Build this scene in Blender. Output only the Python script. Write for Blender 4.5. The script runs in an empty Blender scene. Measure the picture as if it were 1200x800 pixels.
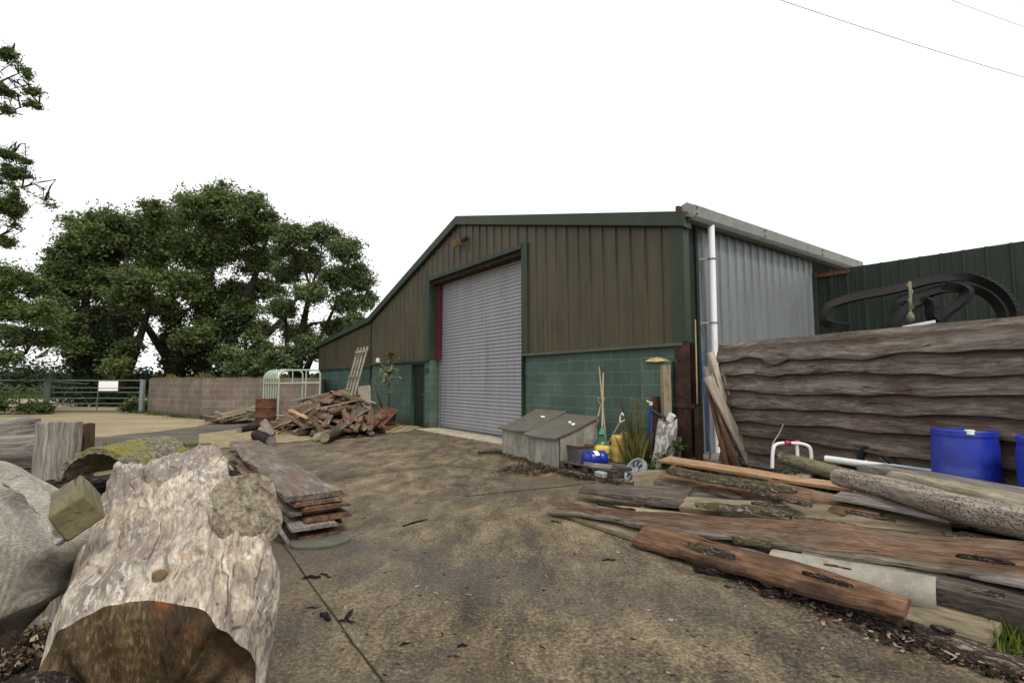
import bpy, bmesh, math, random
import numpy as np
from mathutils import Vector, Matrix, noise, Euler

scene = bpy.context.scene
COL = scene.collection
R = math.radians
random.seed(7)
NP = np.random.default_rng(11)

# ------------------------------------------------------------------ camera geometry
F = 592.0 / 1200.0          # focal length in image widths
EYE = 1.4
PITCH = math.atan(47.0 / 592.0)

def ray(px, py):
    x = (px - 600) / 592.0; z = (400 - py) / 592.0
    c, s = math.cos(PITCH), math.sin(PITCH)
    return Vector((x, c - z * s, s + z * c))

def G(px, py, z=0.0):
    """point at height z seen in direction px, py"""
    r = ray(px, py); t = (z - EYE) / r.z
    return Vector((r.x * t, r.y * t, z))

def D(px, py, Y):
    """point at distance Y seen in direction px, py"""
    r = ray(px, py); t = Y / r.y
    return Vector((r.x * t, Y, EYE + r.z * t))

# barn frame: s along the gable front (towards the viewer), d into the barn
S_ = Vector((0.5864753, -0.8099671, 0)); D_ = Vector((0.8099671, 0.5864753, 0))
BO = Vector((-2.00975, 14.49087, 0))
BROT = math.atan2(S_.y, S_.x)
def BL(s, d=0.0, z=0.0):
    return BO + S_ * s + D_ * d + Vector((0, 0, z))

# ------------------------------------------------------------------ mesh builder
class MB:
    def __init__(self):
        self.v = []; self.f = []; self.m = []
    def add(self, vs, fs, mi=0):
        o = len(self.v)
        self.v += [tuple(p) for p in vs]
        self.f += [tuple(i + o for i in f) for f in fs]
        self.m += [mi] * len(fs)
    def box(self, x0, x1, y0, y1, z0, z1, mi=0, M=None):
        vs = [Vector((x, y, z)) for x in (x0, x1) for y in (y0, y1) for z in (z0, z1)]
        if M is not None: vs = [M @ p for p in vs]
        self.add(vs, [(0, 1, 3, 2), (4, 6, 7, 5), (0, 4, 5, 1), (2, 3, 7, 6), (0, 2, 6, 4), (1, 5, 7, 3)], mi)
        return self
    def bar(self, A, B, w, t, mi=0, up=(0, 0, 1)):
        A = Vector(A); B = Vector(B); x = (B - A); L = x.length; x.normalize()
        u = Vector(up)
        if abs(x.dot(u)) > .98: u = Vector((1, 0, 0))
        y = u.cross(x).normalized(); z = x.cross(y)
        M = Matrix((x, y, z)).transposed().to_4x4(); M.translation = A
        return self.box(0, L, -w / 2, w / 2, -t / 2, t / 2, mi, M)
    def tube(self, pts, r, n=10, mi=0, cap=True, rr=None):
        pts = [Vector(p) for p in pts]; N = len(pts)
        rs = rr if rr else [r] * N
        t0 = (pts[1] - pts[0]).normalized()
        u = Vector((0, 0, 1)) if abs(t0.z) < .9 else Vector((1, 0, 0))
        u = (u - t0 * u.dot(t0)).normalized()
        vs = []
        for i, p in enumerate(pts):
            t = (pts[min(i + 1, N - 1)] - pts[max(i - 1, 0)]).normalized()
            u = (u - t * u.dot(t)).normalized(); w = t.cross(u)
            for k in range(n):
                a = 2 * math.pi * k / n
                vs.append(p + (u * math.cos(a) + w * math.sin(a)) * rs[i])
        fs = []
        for i in range(N - 1):
            for k in range(n):
                a = i * n + k; b = i * n + (k + 1) % n
                fs.append((a, b, b + n, a + n))
        if cap:
            fs.append(tuple(range(n - 1, -1, -1))); fs.append(tuple((N - 1) * n + k for k in range(n)))
        self.add(vs, fs, mi); return self
    def lathe(self, prof, n=32, mi=0, M=None, cap=True):
        vs = []
        for r, z in prof:
            for k in range(n):
                a = 2 * math.pi * k / n
                p = Vector((r * math.cos(a), r * math.sin(a), z))
                vs.append(M @ p if M is not None else p)
        fs = []
        for i in range(len(prof) - 1):
            for k in range(n):
                a = i * n + k; b = i * n + (k + 1) % n
                fs.append((a, b, b + n, a + n))
        if cap:
            fs.append(tuple(range(n - 1, -1, -1))); fs.append(tuple((len(prof) - 1) * n + k for k in range(n)))
        self.add(vs, fs, mi); return self
    def grid(self, rows, mi=0, closed=False):
        n = len(rows[0]); vs = [p for r in rows for p in r]; fs = []
        for i in range(len(rows) - 1):
            for k in range(n if closed else n - 1):
                a = i * n + k; b = i * n + (k + 1) % n
                fs.append((a, b, b + n, a + n))
        self.add(vs, fs, mi); return self
    def build(self, name, mats, parent=None, smooth=None, bevel=0, M=None):
        me = bpy.data.meshes.new(name)
        me.from_pydata(self.v, [], self.f)
        if not isinstance(mats, (list, tuple)): mats = [mats]
        for m in mats: me.materials.append(m)
        if len(mats) > 1: me.polygons.foreach_set('material_index', self.m)
        bm = bmesh.new(); bm.from_mesh(me); bmesh.ops.recalc_face_normals(bm, faces=bm.faces); bm.to_mesh(me); bm.free()
        if smooth is not None:
            me.polygons.foreach_set('use_smooth', [True] * len(me.polygons))
            if smooth < 180: me.set_sharp_from_angle(angle=R(smooth))
        o = bpy.data.objects.new(name, me); COL.objects.link(o)
        if parent is not None: o.parent = parent
        if M is not None: o.matrix_basis = M
        if bevel:
            b = o.modifiers.new('edge', 'BEVEL'); b.width = bevel; b.segments = 2; b.limit_method = 'ANGLE'
        return o

def tag(o, label, cat, group=None, kind=None):
    if kind: o['kind'] = kind
    if label: o['label'] = label
    if cat: o['category'] = cat
    if group: o['group'] = group
    return o

def thing(name, label, cat, loc=(0, 0, 0), rz=0.0, group=None):
    o = bpy.data.objects.new(name, None); COL.objects.link(o)
    o.empty_display_size = .1
    o.location = loc; o.rotation_euler = (0, 0, rz)
    return tag(o, label, cat, group)

def struct(o, label=None, cat=None):
    o['kind'] = 'structure'
    if label: o['label'] = label
    if cat: o['category'] = cat
    return o

def copy_tree(o, parent=None):
    c = o.copy(); COL.objects.link(c)
    if parent is not None: c.parent = parent
    for ch in o.children: copy_tree(ch, c)
    return c

def fbm(p, octv=4):
    return noise.fractal(Vector(p), 1.0, 2.0, octv)

# ------------------------------------------------------------------ materials
class NT:
    def __init__(self, name, rough=.85, spec=.3, metal=0.0):
        self.m = bpy.data.materials.new(name); self.m.use_nodes = True
        self.t = self.m.node_tree; self.b = self.t.nodes['Principled BSDF']
        self.b.inputs['Roughness'].default_value = rough
        self.b.inputs['Specular IOR Level'].default_value = spec
        self.b.inputs['Metallic'].default_value = metal
    def n(self, typ, **kw):
        x = self.t.nodes.new(typ)
        for k, v in kw.items(): setattr(x, k, v)
        return x
    def l(self, a, b): self.t.links.new(a, b)
    def set(self, sock, v):
        if hasattr(v, 'is_linked'): self.l(v, sock)
        else:
            if isinstance(v, (tuple, list)) and len(v) == 3 and sock.type == 'RGBA': v = (*v, 1)
            sock.default_value = v
    def co(self, which='Object', scale=(1, 1, 1), rot=(0, 0, 0), loc=(0, 0, 0), rand=False):
        c = self.n('ShaderNodeTexCoord').outputs[which]
        if rand:
            oi = self.n('ShaderNodeObjectInfo'); ml = self.n('ShaderNodeMath', operation='MULTIPLY')
            self.l(oi.outputs['Random'], ml.inputs[0]); ml.inputs[1].default_value = 57.0
            va = self.n('ShaderNodeVectorMath', operation='ADD'); self.l(c, va.inputs[0]); self.l(ml.outputs[0], va.inputs[1]); c = va.outputs[0]
        mp = self.n('ShaderNodeMapping'); self.l(c, mp.inputs[0])
        mp.inputs['Scale'].default_value = scale; mp.inputs['Rotation'].default_value = rot; mp.inputs['Location'].default_value = loc
        return mp.outputs[0]
    def noise(self, vec, scale=5, detail=5, rough=.6, dist=0):
        x = self.n('ShaderNodeTexNoise'); self.l(vec, x.inputs['Vector'])
        x.inputs['Scale'].default_value = scale; x.inputs['Detail'].default_value = detail
        x.inputs['Roughness'].default_value = rough; x.inputs['Distortion'].default_value = dist
        return x.outputs['Fac']
    def voro(self, vec, scale=5, feature='F1', out='Distance'):
        x = self.n('ShaderNodeTexVoronoi', feature=feature); self.l(vec, x.inputs['Vector']); x.inputs['Scale'].default_value = scale
        return x.outputs[out]
    def ramp(self, fac, stops):
        x = self.n('ShaderNodeValToRGB'); self.l(fac, x.inputs[0]); e = x.color_ramp.elements
        while len(e) > 1: e.remove(e[-1])
        e[0].position = stops[0][0]
        def c4(c): return (c, c, c, 1) if isinstance(c, (int, float)) else (*c, 1)
        e[0].color = c4(stops[0][1])
        for p, c in stops[1:]:
            k = e.new(p); k.color = c4(c)
        return x.outputs[0]
    def mix(self, fac, a, b, mode='MIX'):
        x = self.n('ShaderNodeMix', data_type='RGBA', blend_type=mode)
        self.set(x.inputs[0], fac); self.set(x.inputs[6], a); self.set(x.inputs[7], b)
        return x.outputs[2]
    def math(self, op, a, b=0.0, c=None):
        x = self.n('ShaderNodeMath', operation=op); self.set(x.inputs[0], a); self.set(x.inputs[1], b)
        if c is not None: self.set(x.inputs[2], c)
        return x.outputs[0]
    def hsv_rand(self, col, amt=.35, hue=.02):
        oi = self.n('ShaderNodeObjectInfo'); h = self.n('ShaderNodeHueSaturation')
        self.set(h.inputs['Color'], col)
        v = self.math('MULTIPLY_ADD', oi.outputs['Random'], amt, 1 - amt / 2); self.l(v, h.inputs['Value'])
        w = self.math('FRACT', self.math('MULTIPLY', oi.outputs['Random'], 7.31)); u = self.math('MULTIPLY_ADD', w, hue, .5 - hue / 2); self.l(u, h.inputs['Hue'])
        return h.outputs[0]
    def out(self, col, height=None, strength=.4, dist=.01, rough=None):
        self.set(self.b.inputs['Base Color'], col)
        if height is not None:
            b = self.n('ShaderNodeBump'); b.inputs['Strength'].default_value = strength; b.inputs['Distance'].default_value = dist
            self.l(height, b.inputs['Height']); self.l(b.outputs[0], self.b.inputs['Normal'])
        if rough is not None: self.set(self.b.inputs['Roughness'], rough)
        return self.m

def wood(name, dark, mid, light, grain=1.0, stain=None, stain_at=.58, bump=.35, rough=.82, rnd=.4, spec=.2):
    """boards with the grain along local X"""
    k = NT(name, rough, spec)
    v0 = k.co('Object', (1, 1, 1), rand=True)
    wob = k.noise(k.co('Object', (1.1, 3, 3), rand=True), 1.2, 3, .5)
    vm = k.n('ShaderNodeVectorMath', operation='MULTIPLY_ADD'); k.l(wob, vm.inputs[0]); vm.inputs[1].default_value = (0, .16, .1); k.l(v0, vm.inputs[2])
    mp = k.n('ShaderNodeMapping'); k.l(vm.outputs[0], mp.inputs[0]); mp.inputs['Scale'].default_value = (1.3, 22 * grain, 22 * grain)
    g = k.noise(mp.outputs[0], 1.6, 8, .68, .4)
    mp2 = k.n('ShaderNodeMapping'); k.l(vm.outputs[0], mp2.inputs[0]); mp2.inputs['Scale'].default_value = (5, 130 * grain, 130 * grain)
    g2 = k.noise(mp2.outputs[0], 1.0, 4, .7)
    p = k.noise(k.co('Object', (1.0, 3.5, 3.5), rand=True), 1.5, 6, .66, .6)
    gg = k.math('MULTIPLY_ADD', g2, .45, k.math('MULTIPLY_ADD', g, .55, 0.0))
    c = k.ramp(gg, [(.34, dark), (.49, mid), (.64, light)])
    c = k.mix(k.ramp(p, [(.36, .75), (.56, 0.0)]), c, k.mix(.62, c, dark))
    c = k.mix(k.ramp(p, [(.52, 0.0), (.75, .5)]), c, light)
    if stain:
        q = k.noise(k.co('Object', (.9, 2.6, 2.6), loc=(3, 7, 1), rand=True), 2.2, 5, .6, .7)
        c = k.mix(k.ramp(q, [(stain_at - .07, 0.0), (stain_at + .09, .85)]), c, k.mix(g, tuple(x * .45 for x in stain), tuple(min(1, x * 1.5) for x in stain)))
    kn = k.voro(k.co('Object', (1.4, 5, 5), rand=True), 1.0)
    c = k.mix(k.ramp(kn, [(.04, .8), (.1, 0.0)]), c, tuple(x * .4 for x in dark))
    sp = k.noise(k.co('Object', (60, 130, 130), rand=True), 1.0, 3, .6)
    c = k.mix(k.ramp(sp, [(.62, 0.0), (.78, .35)]), c, light)
    mp3 = k.n('ShaderNodeMapping'); k.l(vm.outputs[0], mp3.inputs[0]); mp3.inputs['Scale'].default_value = (1.6, 30 * grain, 30 * grain); mp3.inputs['Location'].default_value = (5, 2, 7)
    cr_ = k.ramp(k.noise(mp3.outputs[0], 1.3, 3, .5, .2), [(.30, 1.0), (.355, 0.0)]); c = k.mix(k.math('MULTIPLY', cr_, .85), c, tuple(x * .3 for x in dark))
    gr_ = k.noise(k.co('Object', (2.2, 6, 6), loc=(1, 9, 4), rand=True), 2.5, 7, .72, .5); c = k.mix(k.ramp(gr_, [(.56, 0.0), (.68, .55)]), c, tuple(x * .6 for x in dark))
    c = k.hsv_rand(c, rnd, .012)
    gg = k.math('MULTIPLY_ADD', cr_, -1.2, gg)
    h = k.math('ADD', gg, k.math('MULTIPLY', k.noise(v0, 9, 5, .6), .5))
    return k.out(c, h, bump, .012)

def bark(name, dark, mid, light, sc=1.0, moss=None, bump=.9):
    k = NT(name, .95, .1)
    v = k.co('Object', (3 * sc, 9 * sc, 9 * sc), rand=True)
    n1 = k.noise(v, 2.2, 8, .7, 1.2)
    vo = k.voro(k.co('Object', (6 * sc, 20 * sc, 20 * sc), rand=True), 1.2, 'DISTANCE_TO_EDGE')
    rg = k.noise(k.co('Object', (9 * sc, 38 * sc, 38 * sc), rand=True), 1.0, 6, .7, 1.6); rg = k.math('ABSOLUTE', k.math('MULTIPLY_ADD', rg, 2.0, -1.0))
    rg = k.ramp(rg, [(0, 0.0), (.22, 1.0)]); fn = k.noise(k.co('Object', (90, 160, 160), rand=True), 1, 4, .7)
    h = k.math('ADD', k.math('ADD', n1, k.math('MULTIPLY', rg, .4)), k.math('MULTIPLY', fn, .25))
    c = k.ramp(h, [(.55, dark), (.92, mid), (1.2, light)])
    c = k.mix(k.ramp(rg, [(0, .75), (.4, 0.0)]), c, tuple(x * .4 for x in dark))
    if moss:
        q = k.noise(k.co('Object', (2, 2, 2), rand=True), 2, 5, .6)
        c = k.mix(k.ramp(q, [(.48, 0.0), (.62, .8)]), c, moss)
    c = k.hsv_rand(c, .3, .03)
    return k.out(c, h, bump, .03)

def plain(name, col, rough=.6, spec=.4, metal=0.0, var=.25, scale=6, dirt=None, dirt_at=.55, bump=.12, streak=False):
    k = NT(name, rough, spec, metal)
    n1 = k.noise(k.co('Object', (1, 1, .25) if streak else (1, 1, 1), rand=True), scale, 6, .65)
    n2 = k.noise(k.co('Object', rand=True), scale * 11, 4, .6)
    lo = tuple(max(0, x * (1 - var)) for x in col); hi = tuple(min(1, x * (1 + var)) for x in col)
    c = k.ramp(k.math('MULTIPLY_ADD', n2, .35, k.math('MULTIPLY', n1, .65)), [(.33, lo), (.65, hi)])
    if dirt:
        q = k.noise(k.co('Object', (1, 1, .35) if streak else (1, 1, 1), loc=(4, 2, 9), rand=True), scale * .7, 7, .68, .5)
        c = k.mix(k.ramp(q, [(dirt_at - .05, 0.0), (dirt_at + .13, .85)]), c, dirt)
    if streak:
        s1 = k.noise(k.co('Object', (9, 9, .35), loc=(2, 5, 1)), 1.0, 6, .7); s2 = k.noise(k.co('Object', (.8, .8, .6), loc=(6, 1, 3)), 1.2, 4, .6)
        c = k.mix(k.math('MULTIPLY', k.ramp(s1, [(.52, 0.0), (.66, .7)]), k.ramp(s2, [(.4, .25), (.6, 1.0)])), c, tuple(x * .45 for x in col))
        c = k.mix(k.ramp(s1, [(.30, .35), (.42, 0.0)]), c, tuple(min(1, x * 1.5) for x in col))
    return k.out(c, n2, bump, .004)

def leafmat(name, dark, light, trans=.25):
    k = NT(name, .55, .25)
    n1 = k.noise(k.co('Object'), .55, 3, .6); n2 = k.noise(k.co('Object'), 7, 2, .6)
    c = k.ramp(k.math('MULTIPLY_ADD', n2, .5, k.math('MULTIPLY', n1, .5)), [(.35, dark), (.66, light)])
    k.set(k.b.inputs['Base Color'], c)
    tr = k.n('ShaderNodeBsdfTranslucent'); k.l(c, tr.inputs[0])
    mx = k.n('ShaderNodeMixShader'); mx.inputs[0].default_value = trans
    k.l(k.b.outputs[0], mx.inputs[1]); k.l(tr.outputs[0], mx.inputs[2])
    k.l(mx.outputs[0], k.t.nodes['Material Output'].inputs[0])
    return k.m

W = dict(
    grey=wood('weathered grey timber', (.055, .048, .043), (.17, .15, .13), (.36, .325, .285), 1.0),
    darkgrey=wood('dark weathered timber', (.024, .019, .016), (.083, .066, .054), (.20, .168, .14), 1.0),
    red=wood('red brown weathered timber', (.030, .016, .010), (.125, .070, .042), (.265, .175, .12), .9, stain=(.16, .13, .10), stain_at=.6),
    orange=wood('orange brown timber', (.048, .024, .012), (.165, .090, .046), (.33, .215, .128), .8, stain=(.07, .043, .03), stain_at=.5),
    fresh=wood('fresh sawn softwood', (.20, .115, .055), (.36, .23, .12), (.50, .35, .20), 1.2, bump=.15),
    tan=wood('tan sawn board', (.07, .055, .033), (.20, .163, .103), (.37, .31, .215), .9, stain=(.12, .11, .05), stain_at=.62),
    pale=wood('pale leaning timber', (.16, .13, .095), (.34, .29, .225), (.54, .48, .39), 1.1),
    brown=wood('brown split timber', (.022, .013, .008), (.088, .050, .029), (.225, .14, .082), .9, stain=(.24, .125, .055), stain_at=.62),
    post=wood('treated post timber', (.15, .115, .07), (.31, .25, .165), (.44, .37, .26), 1.0),
)
M_bark = bark('rough dry bark', (.04, .032, .022), (.15, .125, .09), (.33, .29, .215), 1.0, moss=(.13, .12, .055))
M_barkd = bark('dark bark', (.016, .012, .011), (.055, .042, .037), (.15, .122, .108), 1.1)
# ------------------------------------------------------------------ camera, light, world
cam = bpy.data.cameras.new('camera'); camo = bpy.data.objects.new('camera', cam); COL.objects.link(camo)
cam.sensor_width = 36; cam.lens = 36 * F; cam.clip_start = .05; cam.clip_end = 3000
camo.location = (0, 0, EYE); camo.rotation_euler = (math.pi / 2 + PITCH, 0, 0)
scene.camera = camo
SUN_EL, SUN_AZ = R(52), R(152)      # azimuth from +Y towards +X: high, from behind the viewer's right shoulder
w = bpy.data.worlds.new('World'); scene.world = w; w.use_nodes = True
nt = w.node_tree; bg = nt.nodes['Background']
sky = nt.nodes.new('ShaderNodeTexSky'); sky.sky_type = 'NISHITA'; sky.sun_disc = False
sky.sun_elevation = SUN_EL; sky.sun_rotation = SUN_AZ; sky.air_density = 1.0; sky.dust_density = 4.0; sky.ozone_density = 1.0
hs = nt.nodes.new('ShaderNodeHueSaturation'); hs.inputs['Saturation'].default_value = .12
nt.links.new(sky.outputs[0], hs.inputs['Color'])
mx = nt.nodes.new('ShaderNodeMix'); mx.data_type = 'RGBA'; mx.inputs[0].default_value = .78
nt.links.new(hs.outputs[0], mx.inputs[6])
# thick even cloud layer, a little brighter in loose patches
tc = nt.nodes.new('ShaderNodeTexCoord'); cn = nt.nodes.new('ShaderNodeTexNoise'); cn.inputs['Scale'].default_value = 2.2; cn.inputs['Detail'].default_value = 4
nt.links.new(tc.outputs['Generated'], cn.inputs['Vector'])
cr = nt.nodes.new('ShaderNodeValToRGB'); cr.color_ramp.elements[0].color = (12.6, 12.7, 12.9, 1); cr.color_ramp.elements[1].color = (14.0, 14.0, 14.0, 1)
nt.links.new(cn.outputs['Fac'], cr.inputs[0]); nt.links.new(cr.outputs[0], mx.inputs[7])
nt.links.new(mx.outputs[2], bg.inputs['Color']); bg.inputs['Strength'].default_value = .076
sun = bpy.data.lights.new('sun', 'SUN'); sun.energy = 1.5; sun.angle = R(11); sun.color = (1, .94, .84)
so = bpy.data.objects.new('sun', sun); COL.objects.link(so)
sd = Vector((math.sin(SUN_AZ) * math.cos(SUN_EL), math.cos(SUN_AZ) * math.cos(SUN_EL), math.sin(SUN_EL)))
so.rotation_euler = sd.to_track_quat('Z', 'Y').to_euler(); so.location = (0, 0, 40)
scene.view_settings.view_transform = 'Standard'; scene.view_settings.look = 'None'
scene.view_settings.exposure = .50; scene.view_settings.gamma = 1

# ------------------------------------------------------------------ ground
def concrete_mat():
    k = NT('stained yard concrete', .9, .2)
    big = k.noise(k.co('Object', (.5, .16, 1), rot=(0, 0, R(20))), 1.6, 6, .62, .5)
    mid = k.noise(k.co('Object', (3.2, 1.5, 1), rot=(0, 0, R(-8))), 1.1, 9, .72, .4)
    fine = k.noise(k.co('Object'), 42, 6, .72)
    grit = k.noise(k.co('Object'), 190, 3, .65)
    v = k.math('MULTIPLY_ADD', fine, .55, k.math('MULTIPLY_ADD', mid, .46, k.math('MULTIPLY', big, .25)))
    c = k.ramp(v, [(.49, (.024, .020, .016)), (.57, (.068, .055, .042)), (.635, (.140, .109, .069)), (.705, (.255, .202, .125)), (.82, (.43, .36, .245))])
    dk = k.noise(k.co('Object', (.5, 1.0, 1), loc=(3.3, 1.7, 0)), .55, 6, .65, .5)
    c = k.mix(k.ramp(dk, [(.5, 0.0), (.64, .72)]), c, k.mix(fine, (.022, .020, .019), (.13, .115, .10)))
    br = k.noise(k.co('Object', (1, .5, 1), loc=(9, 2, 0)), .5, 5, .6, .6)
    c = k.mix(k.ramp(br, [(.53, 0.0), (.68, .55)]), c, k.mix(fine, (.05, .03, .014), (.16, .105, .05)))
    c = k.mix(k.ramp(grit, [(.36, .7), (.46, 0.0)]), c, (.026, .022, .018))
    c = k.mix(k.ramp(grit, [(.6, 0.0), (.72, .5)]), c, (.42, .37, .29))
    st = k.voro(k.co('Object'), 34); c = k.mix(k.ramp(st, [(.06, .75), (.14, 0.0)]), c, (.40, .36, .29))
    h = k.math('ADD', k.math('MULTIPLY', fine, .6), k.math('MULTIPLY', grit, .7))
    return k.out(c, h, .7, .016, rough=k.ramp(dk, [(.45, .9), (.6, .62)]))
def dirt_mat(name, lo, hi, green, g_at=.6, sc=1.0):
    k = NT(name, .95, .1)
    n1 = k.noise(k.co('Object', (sc, sc * 1.6, 1)), .5, 8, .66, .4); n2 = k.noise(k.co('Object'), 22, 6, .7)
    c = k.ramp(k.math('MULTIPLY_ADD', n2, .5, k.math('MULTIPLY', n1, .5)), [(.36, lo), (.6, hi)])
    q = k.noise(k.co('Object', (1, 1.6, 1), loc=(5, 5, 0)), .7, 7, .66)
    c = k.mix(k.ramp(q, [(g_at - .05, 0.0), (g_at + .08, .8)]), c, green)
    return k.out(c, k.math('ADD', n1, n2), .6, .03)
M_conc = concrete_mat()
M_field = dirt_mat('rough pasture', (.05, .075, .022), (.11, .13, .045), (.045, .08, .018), .5)
M_track = dirt_mat('pale dirt', (.20, .155, .085), (.33, .275, .185), (.07, .075, .03), .64)
M_greyc = dirt_mat('grey worn concrete', (.06, .052, .044), (.14, .122, .098), (.11, .105, .045), .62, 1.4)

def sheet(name, pts, z, mat, sub=0):
    me = bpy.data.meshes.new(name); me.from_pydata([(p[0], p[1], z) for p in pts], [], [tuple(range(len(pts)))])
    me.materials.append(mat); o = bpy.data.objects.new(name, me); COL.objects.link(o)
    o['kind'] = 'structure'; return o
gm = MB(); gm.grid([[Vector((x, y, 0)) for x in (-700, -60, -10, 60, 700)] for y in (-400, 0, 60, 200, 1600)])
struct(gm.build('ground', M_field), 'open green pasture running back to the horizon', 'field')
sheet('concrete_yard', [(-40, -25), (30, -25), (30, 30), tuple(BL(-18, 12))[:2], tuple(BL(-13, 0))[:2], (-9.2, 19.9), (-16.2, 22.7), (-32, 22.7)], .004, M_conc)
def edge(pts, amp=.25, n=7, seed=0):
    out = []
    for i in range(len(pts)):
        a = Vector((*pts[i][:2], 0)); b = Vector((*pts[(i + 1) % len(pts)][:2], 0)); m = int(max(1, min(n, (b - a).length / .4)))
        for k in range(m):
            p = a.lerp(b, k / m); j = noise.noise_vector(p * 1.3 + Vector((seed, 0, 0))) * amp; out.append((p.x + j.x, p.y + j.y))
    return out
sheet('dirt_track', edge([G(-160, 521), G(120, 512), G(215, 503), G(262, 494), G(228, 490.5), (-16.4, 22.6), (-60, 22.6)], .3, 20), .008, M_track)
sheet('track_beyond_gate', edge([(-60, 22.8), (-16.4, 22.8), (-13.5, 27), (-10, 43), (-70, 46)], .5, 20, 3), .006, M_track)
sheet('grey_concrete_slab', edge([G(60, 533), G(232, 533), G(233, 508), G(300, 497), G(262, 496), G(150, 510), G(60, 521)], .12, 14, 9), .012, M_greyc)
# ribbed pale concrete panel in front of the waste timber
k = NT('ribbed pale concrete', .9, .15)
a_ = k.co('Object', (1, 1, 1)); wv = k.n('ShaderNodeTexWave', wave_type='BANDS', bands_direction='X'); k.l(a_, wv.inputs[0])
wv.inputs['Scale'].default_value = 1.25; wv.inputs['Distortion'].default_value = .3
n1 = k.noise(k.co('Object'), 3, 6, .66); c = k.ramp(n1, [(.35, (.19, .15, .085)), (.65, (.36, .3, .18))])
c = k.mix(k.ramp(wv.outputs['Fac'], [(.0, .65), (.35, 0.0)]), c, (.1, .078, .045))
M_rib = k.out(c, wv.outputs['Fac'], .8, .03)
rb = MB(); q = [G(233, 528), G(233, 509), G(330, 498), G(500, 499), G(480, 506)]
o = MB(); o.add([(p.x - q[0].x, p.y - q[0].y, 0) for p in q], [(0, 1, 2, 3, 4)])
o = struct(o.build('ribbed_panel', M_rib)); o.location = (q[0].x, q[0].y, .016)
apron = MB(); apron.box(-.75, 4.0, -.42, .45, 0, .035)
o = struct(apron.build('door_apron', plain('pale concrete', (.40, .35, .27), .9, .2, var=.3, dirt=(.13, .1, .06), bump=.3), bevel=.01)); o.location = BO; o.rotation_euler = (0, 0, BROT)
# slab joint: a packed dirt groove
def ribbon(name, pts, w, z, mat, seed=0):
    m = MB(); rows = []; P = [Vector((p[0], p[1], 0)) for p in pts]; n = 60
    for i in range(n + 1):
        f = i / n * (len(P) - 1); j = min(int(f), len(P) - 2); p = P[j].lerp(P[j + 1], f - j); t = (P[j + 1] - P[j]).normalized(); s = Vector((-t.y, t.x, 0))
        ww = w * (.55 + .9 * abs(noise.noise(p * 6 + Vector((seed, 0, 0))))); off = noise.noise(p * 2.5 + Vector((0, seed, 3))) * .012
        rows.append([p + s * (off - ww), p + s * (off + ww)])
    m.grid([[Vector((a.x, a.y, z)) for a in r] for r in rows]); return struct(m.build(name, mat))
M_joint = dirt_mat('packed dark dirt', (.018, .015, .011), (.05, .042, .03), (.035, .045, .018), .55)
ribbon('slab_joint', [G(330, 636), G(368, 690), G(412, 752), G(470, 830)], .0065, .0085, M_joint)
ribbon('slab_joint', [G(545, 582), G(700, 566)], .014, .0085, M_joint, 3)
ribbon('slab_joint', [G(400, 560), G(520, 545), G(620, 556)], .009, .0085, M_joint, 6)

# ------------------------------------------------------------------ barn
def roof_z(s):
    if s >= 1.0: return 5.80 - (s - 1.0) * (5.80 - 3.93) / 7.2
    if s >= -5.55: return 5.80 - (1.0 - s) * (5.80 - 3.74) / 6.55
    return 3.70 - (-5.55 - s) * .60 / 7.6

def block_mat(name, cols, mortar, bw=.45, bh=.225, paint=None, mort=.010, bump=.5, rot=None):
    k = NT(name, .85, .2)
    tcx = k.co('Object'); sp = k.n('ShaderNodeSeparateXYZ'); k.l(tcx, sp.inputs[0]); cb = k.n('ShaderNodeCombineXYZ')
    k.l(k.math('ADD', sp.outputs[0], sp.outputs[1]), cb.inputs[0]); k.l(sp.outputs[2], cb.inputs[1])
    b = k.n('ShaderNodeTexBrick'); k.l(cb.outputs[0], b.inputs['Vector']); b.inputs['Scale'].default_value = 1
    b.inputs['Brick Width'].default_value = bw; b.inputs['Row Height'].default_value = bh; b.inputs['Mortar Size'].default_value = mort
    b.inputs['Mortar Smooth'].default_value = .35; b.inputs['Bias'].default_value = 0
    b.inputs['Color1'].default_value = (*cols[0], 1); b.inputs['Color2'].default_value = (*cols[1], 1); b.inputs['Mortar'].default_value = (*mortar, 1)
    n1 = k.noise(k.co('Object', (1, 1, .6)), 1.4, 7, .66, .3); n2 = k.noise(k.co('Object'), 40, 5, .65)
    c = k.mix(k.ramp(n1, [(.4, .45), (.62, 0.0)]), b.outputs['Color'], tuple(x * .5 for x in cols[0]))
    if paint: c = k.mix(k.ramp(k.noise(k.co('Object', (1, 1, 1), loc=(7, 1, 4)), 1.1, 8, .7), [(.6, 0.0), (.74, .6)]), c, paint)
    c = k.mix(k.ramp(n2, [(.55, 0.0), (.75, .25)]), c, tuple(min(1, x * 1.7) for x in cols[1]))
    sz = k.math('MULTIPLY_ADD', k.noise(k.co('Object', (1.6, 1.6, .8), loc=(2, 8, 1)), 1.5, 6, .7), .9, k.math('MULTIPLY', sp.outputs[2], -1.0))
    c = k.mix(k.ramp(sz, [(.12, 0.0), (.48, .75)]), c, (.075, .062, .042))
    h = k.math('ADD', k.math('MULTIPLY', b.outputs['Fac'], -.8), k.math('MULTIPLY', n2, .35))
    return k.out(c, h, bump, .012)
M_gblock = block_mat('green painted block', ((.082, .130, .104), (.100, .156, .125)), (.165, .222, .188), paint=(.16, .21, .18))
M_olive = plain('olive brown sheet steel', (.076, .064, .035), .5, .3, var=.2, scale=2.5, dirt=(.048, .043, .026), streak=True)
M_green = plain('dark green flashing', (.032, .047, .030), .55, .3, var=.22, scale=4, dirt=(.055, .062, .045), dirt_at=.62, streak=True)
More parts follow.
